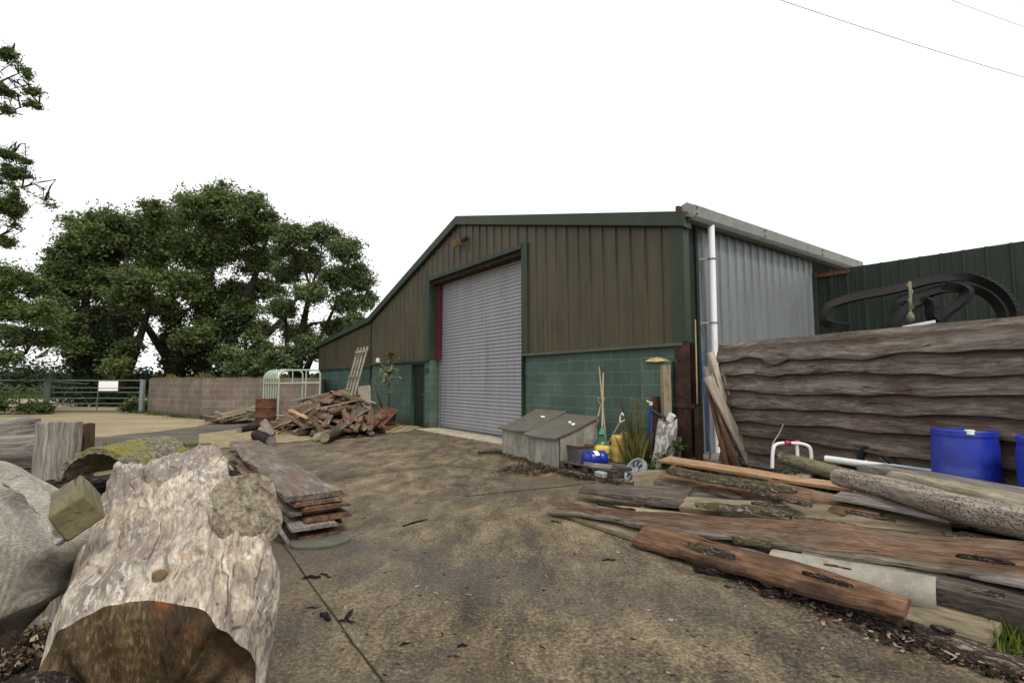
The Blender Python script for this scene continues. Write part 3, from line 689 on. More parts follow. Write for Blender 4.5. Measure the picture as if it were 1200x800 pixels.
spec = [(8, 62, 14, .7), (22, 84, 13, .7), (6, 106, 15, .7), (40, 108, 10, .6), (38, 122, 10, .5), (10, 130, 10, .5), (6, 180, 13, .6), (14, 205, 18, .7), (38, 230, 18, .7), (8, 240, 18, .8), (54, 238, 11, .6), (18, 264, 15, .7), (4, 283, 12, .7), (-8, 90, 16, .8), (-8, 220, 18, .8), (-34, 90, 22, .8), (-40, 210, 26, .8), (-70, 60, 26, .8), (-30, 262, 18, .8), (24, 100, 10, .6), (26, 218, 12, .7), (30, 190, 8, .6), (46, 222, 9, .6), (22, 250, 11, .7)]
trk = [[(0, 0, 0, .3), (.2, 0, 3, .24), (.5, 0, 6, .16), (.8, 0, 9.5, .06)]]
for P in (((-70, 150), (-30, 112), (0, 96), (22, 86), (36, 104)), ((-70, 180), (-30, 150), (0, 134), (24, 126), (46, 122)), ((-70, 130), (-30, 84), (0, 66), (16, 58)), ((-80, 260), (-30, 228), (0, 214), (26, 220), (52, 236)), ((-80, 290), (-30, 262), (0, 250), (22, 252), (44, 236)), ((-80, 240), (-30, 196), (0, 182), (16, 180)), ((-80, 310), (-30, 286), (0, 276), (16, 270))):
    trk.append([tuple(D(px, py, Yf + .3 * math.sin(px * .1 + py)) - bF) + ((.05, .036, .022, .012, .004)[i],) for i, (px, py) in enumerate(P)])
tree('overhanging_tree', 'near tree reaching sparse leafy branch tips into the open sky', bF, trk, crown(bF, Yf, spec, dd=.35), 60000, .050, M_leafB, 'trees on the near side of the gate', 77, gate=.03)

def bush(name, label, base, blobs, n, leaf, mat, cat='shrub', group=None, seed=0, gate=-.1):
    rng = np.random.default_rng(seed); t = thing(name, label, cat, base, 0, group); pts = []
    m = MB()
    for (x, y, z, r, rz) in blobs:
        pts += cluster_points(rng, (x, y, z), (r, r, rz), n // len(blobs), gate, 2.5)
        m.tube([(x * .3, y * .3, 0), (x * .6, y * .6, z * .5), (x, y, z)], 0, 6, rr=[.02, .014, .006])
    m.build('stems', M_trunk, t); leaf_object('foliage', pts, leaf, mat, t, .5, seed=seed); return t
bsh = G(-2, 486); bush('wild_shrub', 'low green bramble growing through the left end of the gate', bsh, [(0, 0, .45, .7, .5), (.9, .3, .35, .6, .35), (1.6, .3, .25, .4, .25), (-.7, 0, .8, .8, .7)], 5000, .06, M_hedge, seed=3)
bush('wild_shrub', 'clump of weeds at the foot of the gate post', (-16.75, 22.5, 0), [(0, 0, .4, .32, .45), (-.35, 0, .25, .28, .25)], 1200, .05, M_hedge, seed=5)
bush('hedge_tree', 'dark rounded hedgerow bush in the field beyond the gate', (-40, 46, 0), [(0, 0, 1.6, 3.4, 1.6), (3, 0, 1.1, 2.5, 1.2), (-4, 0, 1.9, 3, 1.9), (-8, 0, 2.0, 3.4, 2.0)], 9000, .17, M_ivy, 'bush', seed=8)
bush('hedge_tree', 'dark hedgerow bush under the spreading tree beyond the gate', (-27.5, 34, 0), [(0, 0, 1.2, 2.4, 1.2), (2.5, 0, 1.3, 2, 1.2), (-1.8, 0, .8, 1.6, .9)], 6000, .15, M_ivy, 'bush', seed=9)
# far hedges and woods
def hedge_row(name, label, A, B, h, mat, n, leaf, seed):
    rng = np.random.default_rng(seed); t = thing(name, label, 'hedge', A); d = Vector(B) - Vector(A); m = MB()
    pts = []
    for i in range(n):
        f = rng.random(); p = d * f; hh = h * (.7 + .6 * abs(noise.noise(Vector((f * d.length * .09, seed, 0))))); pts.append((p.x + rng.normal() * h * .25, p.y + rng.normal() * h * .25, hh * rng.random() ** .6))
    leaf_object('foliage', pts, leaf, mat, t, .8, seed=seed)
    rows = []
    for i in range(41):
        p = d * (i / 40); hh = h * .6 * (.7 + .5 * abs(noise.noise(Vector((i / 40 * d.length * .09, seed, 0))))); rows.append([p + Vector((0, -h * .3, 0)), p + Vector((0, -h * .2, hh)), p + Vector((0, h * .2, hh)), p + Vector((0, h * .3, 0))])
    m.grid(rows); m.build('core', mat, t); return t
M_far = plain('far hedge', (.05, .065, .05), .9, .1, scale=.3)
hedge_row('distant_hedge', 'thin dark hedge line crossing the field below the spreading tree', (-75, 84, 0), (-22, 78, 0), 1.9, M_hedge, 7000, .3, 4)
hedge_row('distant_wood', 'grey green line of far woodland on the horizon', (-330, 330, 0), (140, 300, 0), 7.5, M_far, 9000, 1.6, 6)

# grass: verge beyond the gate, weeds on the wall top, tufts
def blades(name, spots, hts, mat, wid=.012, lean=.35, seed=0, parent=None):
    rng = np.random.default_rng(seed); n = len(spots); P = np.asarray(spots, float); Hh = np.asarray(hts, float)
    a = rng.random(n) * 6.283; dx = np.stack([np.cos(a), np.sin(a), np.zeros(n)], 1); side = np.stack([-np.sin(a), np.cos(a), np.zeros(n)], 1) * (wid * rng.uniform(.6, 1.4, n))[:, None]
    ln = lean * rng.random(n)[:, None] * Hh[:, None]; up = np.stack([np.zeros(n), np.zeros(n), Hh], 1)
    m1 = P + up * .55 + dx * ln * .35; tp = P + up + dx * ln
    V = np.stack([P - side, P + side, m1 + side * .7, tp, m1 - side * .7], 1).reshape(-1, 3)
    me = bpy.data.meshes.new(name); me.vertices.add(5 * n); me.vertices.foreach_set('co', V.astype(np.float32).ravel())
    me.loops.add(5 * n); me.loops.foreach_set('vertex_index', np.arange(5 * n, dtype=np.int32)); me.polygons.add(n); me.polygons.foreach_set('loop_start', np.arange(0, 5 * n, 5, dtype=np.int32))
    me.update(calc_edges=True); me.materials.append(mat); o = bpy.data.objects.new(name, me); COL.objects.link(o)
    if parent is not None: o.parent = parent
    return o
M_grass = leafmat('green grass', (.045, .08, .014), (.115, .16, .035), .3)
M_dry = leafmat('dry grass', (.12, .115, .04), (.30, .26, .11), .3)
sp = []; ht = []
for i in range(26000):
    y = NP.uniform(41, 70); x = NP.uniform(-75, -13); sp.append((x, y, 0)); ht.append(NP.uniform(.25, .75) * (.6 + .7 * abs(noise.noise(Vector((x * .2, y * .2, 1))))))
for i in range(6000):
    y = NP.uniform(23.2, 27); x = NP.uniform(-17.5, -12); sp.append((x, y, 0)); ht.append(NP.uniform(.2, .6))
tag(blades('field_grass', sp, ht, M_grass, .05, .4, 1), 'long green grass on the field verge beyond the gate', 'grass', kind='stuff')
sp = []; ht = []
for a, b in ((WA, WB), (WB, WC)):
    for i in range(900):
        f = NP.random(); p = a.lerp(b, f); g = abs(noise.noise(Vector((p.x * .8, 3, 0)))); sp.append((p.x + NP.normal() * .05, p.y + .12 + NP.normal() * .05, 1.5)); ht.append(.06 + .55 * g * NP.random() ** 1.5)
tag(blades('wall_weeds', sp, ht, M_dry, .010, .5, 2), 'dry weeds and grass along the top of the block wall', 'weeds', kind='stuff')
sp = []; ht = []
for a, b in ((WA, WB), (WB, WC)):
    for i in range(700):
        p = a.lerp(b, NP.random()); g = noise.noise(Vector((p.x * 1.2, 7, 0)))
        if g > -.05: sp.append((p.x - .1 - abs(NP.normal()) * .18, p.y - .08 - abs(NP.normal()) * .18, .008)); ht.append(NP.uniform(.04, .2))
for i in range(900):
    p = G(120 + NP.random() * 130, 521 + NP.random() * 4); sp.append((p.x, p.y, .01)); ht.append(NP.uniform(.02, .07))
tag(blades('verge_weeds', sp, ht, M_grass, .008, .5, 3), 'thin green weeds at the wall foot and in the slab edge', 'weeds', kind='stuff')

# overhead wires
for A, B, lab in (((850, -22), (1290, 116), 'thick dark overhead wire sloping down across the sky corner'), ((1080, -14), (1290, 58), 'fainter overhead wire higher in the sky corner')):
    a, b = D(*A, 26), D(*B, 34); m = MB(); m.tube([a.lerp(b, i / 12) - Vector((0, 0, .25 * (1 - (2 * i / 12 - 1) ** 2))) for i in range(13)], .016 if 'thick' in lab else .011, 6)
    tag(m.build('overhead_wire', plain('cable', (.12, .12, .13), .7)), lab, 'wire')
# ------------------------------------------------------------------ timber fence
FA = Vector((3.03, 7.35, 0)); fd = Vector((.371, -.9286, 0)).normalized(); FL = 6.6
W['fence'] = wood('weathered fence board', (.036, .029, .024), (.145, .122, .103), (.31, .272, .235), .55, stain=(.07, .042, .03), stain_at=.6, rnd=.25)
W['fencelow'] = wood('brown fence board', (.025, .018, .014), (.105, .082, .066), (.25, .212, .178), .55, stain=(.07, .04, .026), stain_at=.6, rnd=.25)
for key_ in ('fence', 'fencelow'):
    # the lapped upper strip of each board keeps its unweathered red brown, darkened to paint in the lap shadow; the exposed lower part has gone grey
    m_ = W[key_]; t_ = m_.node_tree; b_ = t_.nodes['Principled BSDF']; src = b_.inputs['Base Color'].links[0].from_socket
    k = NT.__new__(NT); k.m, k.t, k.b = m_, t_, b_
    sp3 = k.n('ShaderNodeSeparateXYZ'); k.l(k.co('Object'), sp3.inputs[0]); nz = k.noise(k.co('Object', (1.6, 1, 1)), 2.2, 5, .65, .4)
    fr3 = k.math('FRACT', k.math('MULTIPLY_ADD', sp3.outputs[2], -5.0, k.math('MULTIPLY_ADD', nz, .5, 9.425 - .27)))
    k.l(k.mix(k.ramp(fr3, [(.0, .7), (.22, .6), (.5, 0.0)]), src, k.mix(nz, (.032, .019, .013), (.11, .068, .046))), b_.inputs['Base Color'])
fence = thing('timber_fence', 'tall dark fence of overlapping waney edged timber boards', 'fence', FA, math.atan2(fd.y, fd.x))
for kk in range(10):
    zt = 1.95 - kk * .2; m = MB(); nx = 120; rows = []
    sd0 = kk * 13.7
    for i in range(nx + 1):
        x = FL * i / nx
        wv_ = .055 * noise.noise(Vector((x * .8, sd0, 0))) + .032 * noise.noise(Vector((x * 2.6, sd0, 4)))
        kd = max(0, noise.noise(Vector((x * 1.5, sd0, 9))) - .38) * .22
        zb = zt - .275 + wv_ - kd; top_ = zt + (.006 * noise.noise(Vector((x * 2, sd0, 2))) if kk == 0 else 0)
        bul = .012 * noise.noise(Vector((x * 1.7, sd0, 5))) - kd * .3
        def cy(f): return -.010 - .088 * f + bul * f
        th = .03
        rr = [Vector((x, cy(f), top_ + (zb - top_) * f + 0)) for f in (0, .2, .4, .6, .8, .94)] + [Vector((x, cy(1) + .004, zb + .004)), Vector((x, cy(1) + .03, zb - .004)), Vector((x, cy(1) + .045, zb + .006)), Vector((x, cy(0) + th, top_))]
        rows.append(rr)
    m.grid(rows, closed=True); m.f.append(tuple(range(10))); m.m.append(0); nn = len(m.v); m.f.append(tuple(range(nn - 10, nn))); m.m.append(0)
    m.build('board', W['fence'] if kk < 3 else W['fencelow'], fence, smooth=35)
for i in range(4):
    m = MB(); m.box(.12 + i * 2.0, .24 + i * 2.0, .025, .13, 0, 1.9); m.build('post', W['darkgrey'], fence)

# black rubber track hung over the fence
def smooth_path(P, n=10):
    P = [Vector(p) for p in P]; out = []
    for i in range(len(P) - 1):
        p0, p1, p2, p3 = P[max(i - 1, 0)], P[i], P[i + 1], P[min(i + 2, len(P) - 1)]
        for k in range(n):
            t = k / n; out.append(.5 * ((2 * p1) + (p2 - p0) * t + (2 * p0 - 5 * p1 + 4 * p2 - p3) * t * t + (3 * p1 - p0 - 3 * p2 + p3) * t ** 3))
    out.append(P[-1]); return out
M_rub = plain('black rubber', (.014, .0135, .014), .8, .2, var=.3, scale=10, dirt=(.035, .032, .03), dirt_at=.64)
rt = thing('rubber_track', 'long black ribbed rubber digger track looped up above the timber fence', 'rubber track', (0, 0, 0))
def track(pts, wd, Yc, name, th=.044, dep=.10):
    P = smooth_path([D(px, py, Yc + dy) for px, py, dy in pts], 14)
    m = MB(); rows = []; L = 0.0
    perp = Vector((.93, .37, 0)).normalized()
    for i, p in enumerate(P):
        t = (P[min(i + 1, len(P) - 1)] - P[max(i - 1, 0)]).normalized(); nrm = t.cross(perp).normalized()
        rows.append([p + perp * a + nrm * b for a, b in ((-dep / 2, -th), (dep / 2, -th), (dep / 2, th), (-dep / 2, th))])
    m.grid(rows, closed=True); m.f.append((0, 1, 2, 3)); m.m.append(0); nn = len(m.v); m.f.append((nn - 1, nn - 2, nn - 3, nn - 4)); m.m.append(0)
    acc = 0
    for i in range(1, len(P) - 1):
        acc += (P[i] - P[i - 1]).length
        if acc > .05:
            acc = 0; t = (P[i + 1] - P[i - 1]).normalized(); nrm = t.cross(perp).normalized()
            X = Matrix((perp, t, nrm)).transposed().to_4x4(); X.translation = P[i] + nrm * (th - .001)
            m.box(-dep / 2 - .004, dep / 2 + .004, -.02, .02, -.012, .006, 0, X)
    return m.build(name, M_rub, rt, smooth=30)
track([(992, 383, 0), (970, 378, 0), (973, 360, 0), (1000, 349, 0), (1055, 338, 0), (1100, 327, 0), (1140, 326, 0), (1172, 341, 0), (1188, 366, 0), (1183, 392, 0)], 8, 5.6, 'outer_loop')
track([(1178, 388, 0), (1174, 362, 0), (1150, 341, 0), (1110, 338, 0), (1080, 346, 0), (1056, 352, 0), (1050, 368, 0), (1044, 382, 0), (1036, 400, 0)], 8, 5.62, 'middle_loop')
track([(1046, 392, 0), (1058, 368, 0), (1078, 354, 0), (1091, 356, 0), (1092, 368, 0), (1098, 377, 0), (1110, 366, 0), (1128, 352, 0), (1132, 340, 0), (1110, 334, 0)], 8, 5.5, 'inner_loop')
rp = MB(); rp.tube([D(1066, 330, 5.35), D(1067, 350, 5.33), D(1067, 376, 5.3)], .014, 8).tube([D(1063, 333, 5.35), D(1069, 341, 5.33), D(1065, 352, 5.33), D(1070, 362, 5.3)], .012, 8)
rp.lathe([(0, -.06), (.03, -.04), (.035, 0), (.02, .04), (0, .06)], 10, 0, Matrix.Translation(D(1067, 371, 5.3)))
tag(rp.build('rope', plain('old green rope', (.16, .16, .11), .95, .1, scale=40), smooth=180), 'knotted old rope tied round the black rubber track', 'rope')
ms = MB(); a, b = D(1030, 389, 5.65), D(1096, 377, 5.35); ms.bar(a, b, .12, .03)
for f in (.45, .8): p = a.lerp(b, f); ms.lathe([(.035, 0), (.035, .002)], 12, 1, Matrix.Translation(p + Vector((0, -.0, .0165))))
tag(ms.build('metal_strip', [M_white, M_dark], bevel=.003), 'white perforated metal strip lying on the top of the timber fence under the rope', 'metal strip')

# blue drums
M_blue = plain('blue plastic drum', (.012, .030, .33), .42, .45, var=.14, scale=3, dirt=(.05, .065, .26), dirt_at=.54, bump=.05)
def drum(label, loc, r=.23, h=.93, tilt=0):
    t = thing('plastic_drum', label, 'drum', loc, 0, 'blue plastic drums by the timber fence'); t.rotation_euler = (0, R(tilt), .4)
    m = MB(); m.lathe([(0, 0), (r * .93, 0), (r * .97, .03), (r, .1), (r, .28), (r * .985, .30), (r, .32), (r * 1.0, .6), (r * .985, .62), (r, .64), (r * .99, h - .12), (r * .95, h - .07), (r * .955, h - .055), (r * .98, h - .05), (r * .98, h - .008), (r * .95, h), (r * .90, h), (r * .88, h - .03), (0, h - .03)], 48, cap=False)
    m.build('body', M_blue, t, smooth=40)
    m = MB(); m.lathe([(0, h - .03), (.035, h - .03), (.035, h + .004), (.03, h + .008), (0, h + .008)], 16, 0, Matrix.Translation((-.16, -.12, 0)), cap=False); m.build('bung', M_white, t, smooth=40)
    return t
p = D(1127, 503, 4.42); drum('blue plastic drum standing behind the plank pile against the fence', (p.x, p.y, p.z - .93), tilt=1.5)
p = D(1238, 512, 3.85); drum('second blue plastic drum, cut off by the picture edge', (p.x, p.y, p.z - .93))

# ------------------------------------------------------------------ planks and logs
W['sap'] = wood('pale waney sapwood', (.06, .05, .036), (.20, .172, .128), (.38, .34, .27), .9, rnd=.25)
def plank(label, A, B, w, t, mat, roll=0, wany=.02, group=None, name='plank', cat='plank', taper=(1, 1), bow=0, rough_end=.01, wmat=None, cutf=1.0, sag=0):
    A = Vector(A); B = Vector(B); x = (B - A); L = x.length; x.normalize()
    y = Vector((0, 0, 1)).cross(x)
    if y.length < .15: y = Vector((1, 0, 0)).cross(x)
    y.normalize(); z = x.cross(y)
    M = Matrix((x, y, z)).transposed().to_4x4(); M = M @ Matrix.Rotation(R(roll), 4, 'X'); M.translation = (A + B) / 2
    m = MB(); nx = max(6, int(L / .07)); sd = random.uniform(0, 90); rows = []
    for i in range(nx + 1):
        f = i / nx; X = (f - .5) * L; tw = taper[0] + (taper[1] - taper[0]) * f
        l = w / 2 * tw + wany * (noise.noise(Vector((X * 1.4, sd, 0))) + .45 * noise.noise(Vector((X * 5, sd, 1))))
        r = w / 2 * tw + wany * (noise.noise(Vector((X * 1.4, sd, 5))) + .45 * noise.noise(Vector((X * 5, sd, 6))))
        zz = bow * (1 - (2 * f - 1) ** 2) - sag * (f - .5); b = min(wany * .55, t * .6) + .003
        e = 0
        if i in (0, nx): e = rough_end * random.uniform(-1, 1)
        q = [(-l - b * .2, -t / 2), (-l + b * .1, 0), (-l + b, t / 2), (-l * .5, t / 2), (0, t / 2), (r * .5, t / 2), (r - b, t / 2), (r - b * .1, 0), (r + b * .2, -t / 2), (0, -t / 2)]
        rows.append([Vector((X + e * (1 + .6 * math.sin(j * 2.1)), a, c + zz + .25 * min(t, .04) * noise.noise(Vector((X * 2.2, a * 6, sd))))) for j, (a, c) in enumerate(q)])
    m.grid(rows, closed=True); m.f.append(tuple(range(9, -1, -1))); m.m.append(0); nn = len(m.v); m.f.append(tuple(range(nn - 10, nn))); m.m.append(0)
    if wany >= .02 and L > .6 and random.random() < .5:
        for fi in range(nx * 10):
            i, j = divmod(fi, 10)
            if j < 2: m.m[fi] = 1
    o = m.build(name, [mat, W['sap']], None, smooth=24, M=M)
    return tag(o, label, cat, group)

def log(label, A, B, r0, r1, mat, group=None, name='log', cat='log', lump=.06, endmat=None, flat=1.0, roll=0):
    A = Vector(A); B = Vector(B); x = (B - A); L = x.length; x.normalize(); y = Vector((0, 0, 1)).cross(x).normalized(); z = x.cross(y)
    M = Matrix((x, y, z)).transposed().to_4x4() @ Matrix.Rotation(R(roll), 4, 'X'); M.translation = (A + B) / 2
    sd = random.uniform(0, 90); nx = max(8, int(L / .05)); na = 28; rows = []
    for i in range(nx + 1):
        f = i / nx; X = (f - .5) * L; r = r0 + (r1 - r0) * f; row = []
        if i in (0, nx): r *= .94
        off = Vector((0, noise.noise(Vector((X * .9, sd, 1))), noise.noise(Vector((X * .9, sd, 7))))) * r * .25
        for k in range(na):
            a = 2 * math.pi * k / na; rr = r * (1 + lump * noise.noise(Vector((X * 2.2, math.cos(a) * 1.2 + sd, math.sin(a) * 1.2))) * 2 + lump * .6 * noise.noise(Vector((X * 8, math.cos(a) * 4 + sd, math.sin(a) * 4))))
            row.append(Vector((X, math.cos(a) * rr, math.sin(a) * rr * flat)) + off)
        rows.append(row)
    m = MB(); m.grid(rows, closed=True); n0 = len(m.v)
    for row, X, e in ((rows[0], -1, 0), (rows[-1], 1, 1)):
        c = sum(row, Vector()) / na; ring = [c.lerp(p, .5) + Vector((X * .006, 0, 0)) for p in row]; base = 0 if e == 0 else (len(rows) - 1) * na
        o = len(m.v); m.v += [tuple(p) for p in ring] + [tuple(c + Vector((X * .008, 0, 0)))]
        for k in range(na):
            k2 = (k + 1) % na; m.f.append((base + k, base + k2, o + k2, o + k)); m.m.append(1); m.f.append((o + k, o + k2, o + na)); m.m.append(1)
    o = m.build(name, [mat, endmat or W['tan']], None, smooth=50, M=M)
    return tag(o, label, cat, group)

# bark stripped poles
k = NT('beetle pitted pole', .9, .15)
vo = k.voro(k.co('Object', (42, 95, 95), rand=True), 1.0); n1 = k.noise(k.co('Object', (1.2, 2.5, 2.5), rand=True), 1.6, 6, .66, .5); n2 = k.noise(k.co('Object', (6, 40, 40), rand=True), 1, 5, .65)
c = k.ramp(n2, [(.3, (.13, .105, .085)), (.55, (.30, .25, .205)), (.75, (.47, .41, .35))])
msk = k.ramp(n1, [(.42, 0.0), (.52, 1.0)]); hol = k.math('MULTIPLY', k.ramp(vo, [(.26, 1.0), (.40, 0.0)]), msk)
c = k.mix(hol, c, (.035, .026, .02)); c = k.mix(k.ramp(n1, [(.3, .85), (.40, 0.0)]), c, k.mix(n2, (.03, .025, .018), (.15, .12, .085)))
M_pit = k.out(c, k.math('SUBTRACT', n2, k.math('MULTIPLY', hol, 1.3)), .6, .02)
M_bare = wood('bare grey pole', (.10, .085, .06), (.27, .235, .175), (.46, .41, .32), .8, stain=(.17, .15, .075), stain_at=.56)
M_pole = bark('lichened pole bark', (.06, .055, .035), (.19, .175, .12), (.34, .32, .24), 1.3, moss=(.2, .19, .1), bump=.5)

GP = None
P_ = plank
def Q(label, l, r, zl, zr, dz, t, mat, **kw):
    """board given by its far and near edge at each end: (px, far py, near py)"""
    fl, nl = G(l[0], l[1], zl + dz / 2), G(l[0], l[2], zl - dz / 2); fr_, nr = G(r[0], r[1], zr + dz / 2), G(r[0], r[2], zr - dz / 2)
    A, B = (fl + nl) / 2, (fr_ + nr) / 2; ax = (B - A).normalized()
    def wd(f, n): v = f - n; return (v - ax * v.dot(ax)).length
    w0, w1 = wd(fl, nl), wd(fr_, nr); w_ = max(w0, w1); v = (fl - nl) + (fr_ - nr); v -= ax * v.dot(ax)
    roll = math.degrees(math.asin(max(-.9, min(.9, v.normalized().z))))
    return P_(label, A - Vector((0, 0, t * .4)), B - Vector((0, 0, t * .4)), w_, t, mat, roll=roll, taper=(w0 / w_, w1 / w_), **kw)
# bearers that carry the pile
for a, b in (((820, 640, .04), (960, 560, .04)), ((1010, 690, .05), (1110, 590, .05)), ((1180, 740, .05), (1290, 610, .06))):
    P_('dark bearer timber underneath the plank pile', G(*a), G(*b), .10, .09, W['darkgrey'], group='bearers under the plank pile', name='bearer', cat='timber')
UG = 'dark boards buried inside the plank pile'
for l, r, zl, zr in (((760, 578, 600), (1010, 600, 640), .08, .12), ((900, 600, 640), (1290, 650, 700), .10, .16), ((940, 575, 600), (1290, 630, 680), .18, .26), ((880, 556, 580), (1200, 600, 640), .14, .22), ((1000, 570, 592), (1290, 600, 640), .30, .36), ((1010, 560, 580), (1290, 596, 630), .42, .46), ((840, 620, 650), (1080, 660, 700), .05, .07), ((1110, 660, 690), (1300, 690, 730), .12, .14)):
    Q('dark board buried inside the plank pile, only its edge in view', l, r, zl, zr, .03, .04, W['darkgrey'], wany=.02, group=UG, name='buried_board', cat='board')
# back rows
Q('grey green board at the back of the plank pile, in front of the leaning timbers', (795, 522, 533), (925, 546, 560), .24, .28, .05, .03, W['grey'], wany=.012)
Q('dark wide board under the lichened pole', (866, 531, 545), (1080, 572, 590), .22, .36, .05, .03, W['darkgrey'], wany=.02)
Q('short pale grey offcut just behind the orange sawn batten', (917, 551, 560), (948, 554, 562), .34, .36, .03, .03, W['grey'], wany=.012)
Q('dark green board along the back edge beside the rain pipe', (800, 524, 530), (880, 531, 538), .16, .2, .03, .03, W['darkgrey'], wany=.012)
Q('mossy broken board end left of the orange batten', (742, 552, 574), (800, 548, 576), .12, .16, .10, .04, W['tan'], wany=.05)
Q('long grey sleeper along the back of the pile before the blue drum', (1020, 541, 549), (1330, 596, 612), .58, .66, .0, .13, W['grey'], wany=.004, name='sleeper', cat='sleeper')
# poles
log('lichened round pole pointing up at the white tubular frame', G(915, 536, .50), G(1010, 562, .40), .075, .08, M_pole, lump=.05)
log('bare grey pole lying behind the pitted one', G(1046, 561, .54), G(1330, 622, .62), .072, .09, M_bare, lump=.05)
log('thick beetle pitted pole topmost on the plank pile', G(982, 560, .52), G(1330, 645, .54), .082, .108, M_pit, lump=.05)
# middle
Q('narrow orange sawn batten lying on the back of the pile', (778, 533, 540), (1004, 568, 575), .34, .44, .03, .03, W['fresh'], wany=.002, name='batten', cat='batten')
Q('dark slab board with a pale waney edge, upper left tip of the pile', (682, 566, 577), (808, 570, 590), .15, .22, .08, .035, W['darkgrey'], wany=.03)
Q('dark board tucked behind the bark covered slab', (765, 569, 590), (940, 580, 604), .18, .24, .08, .03, W['darkgrey'], wany=.02)
sl = Q('orange brown slab partly covered by rough bark', (777, 544, 566), (945, 572, 597), .28, .34, .14, .05, W['orange'], wany=.03)
Q('short red brown board with a square end beside the bark slab', (885, 561, 581), (1037, 589, 606), .34, .39, .07, .035, W['red'], wany=.012)
Q('long grey tan slab with a sawn square end', (800, 580, 597), (1114, 601, 627), .24, .36, .08, .055, W['tan'], wany=.012)
Q('longest red brown board lying right across the pile', (646, 585, 600), (1320, 645, 688), .10, .42, .11, .04, W['red'], wany=.036)
Q('pale square board end peeping out under the pitted pole', (1076, 622, 636), (1136, 628, 642), .30, .32, .03, .03, W['tan'], wany=.002)
# front
Q('thin pale edged board at the foot of the pile', (670, 598, 606), (925, 655, 690), .05, .07, .03, .035, W['tan'], wany=.02)
Q('front orange brown slab with a thick grey cut end', (752, 608, 634), (1063, 692, 722), .13, .19, .10, .045, W['orange'], wany=.048)
Q('clean tan board end nearest the viewer', (1020, 686, 713), (1165, 727, 757), .08, .11, .05, .045, W['tan'], wany=.002)
Q('squared dark beam at the right front of the pile', (1060, 664, 684), (1330, 716, 745), .20, .22, .02, .15, W['darkgrey'], wany=.006, name='beam', cat='beam')
for q, (l, r, zl, zr, dz, mt, lb) in enumerate((((846, 560, 574), (1000, 590, 606), .30, .36, .06, 'brown', 'thin brown board between the orange batten and the short red brown board'),
        ((700, 588, 598), (900, 612, 628), .12, .20, .05, 'tan', 'tan board edge showing above the left half of the longest red board'), ((905, 606, 622), (1105, 634, 648), .24, .33, .05, 'brown', 'thin brown strip lying along the upper edge of the longest red board'),
        ((940, 640, 652), (1110, 664, 676), .20, .24, .04, 'darkgrey', 'dark strip above the cement half pipe'), ((1120, 618, 632), (1320, 660, 676), .36, .42, .04, 'brown', 'brown board under the right end of the pitted pole'), ((820, 628, 640), (1000, 672, 684), .09, .14, .05, 'grey', 'grey board edge between the orange slab and the cement half pipe'),
        ((1140, 655, 672), (1320, 690, 712), .30, .33, .05, 'grey', 'grey weathered board over the squared dark beam'), ((980, 574, 584), (1130, 600, 610), .44, .45, .03, 'grey', 'thin grey board wedged below the pitted pole'))):
    Q(lb, l, r, zl, zr, dz, .025, W[mt], wany=.025, name='thin_board', cat='board')
# curved grey cement sheet
cs = MB(); a, b = G(905, 659, .13), G(1098, 695, .16); dv = (b - a); L = dv.length; dv.normalize(); yv = Vector((0, 0, 1)).cross(dv).normalized()
rows = []
for i in range(13):
    p = a.lerp(b, i / 12); rows.append([p + yv * math.cos(t) * .135 + Vector((0, 0, 1)) * (math.sin(t) * .11 - .02) for t in np.linspace(-.3, math.pi + .3, 18)] + [p + yv * math.cos(t) * .12 + Vector((0, 0, 1)) * (math.sin(t) * .095 - .02) for t in np.linspace(math.pi + .3, -.3, 18)])
cs.grid(rows, closed=True); cs.f += [tuple(range(36)), tuple(range(len(cs.v) - 36, len(cs.v)))]; cs.m += [0, 0]
tag(cs.build('half_pipe', plain('pale fibre cement', (.27, .25, .205), .9, .15, var=.22, scale=5, dirt=(.15, .14, .105), bump=.3), smooth=40), 'pale grey half round cement pipe between the red board and the orange slab', 'half pipe')

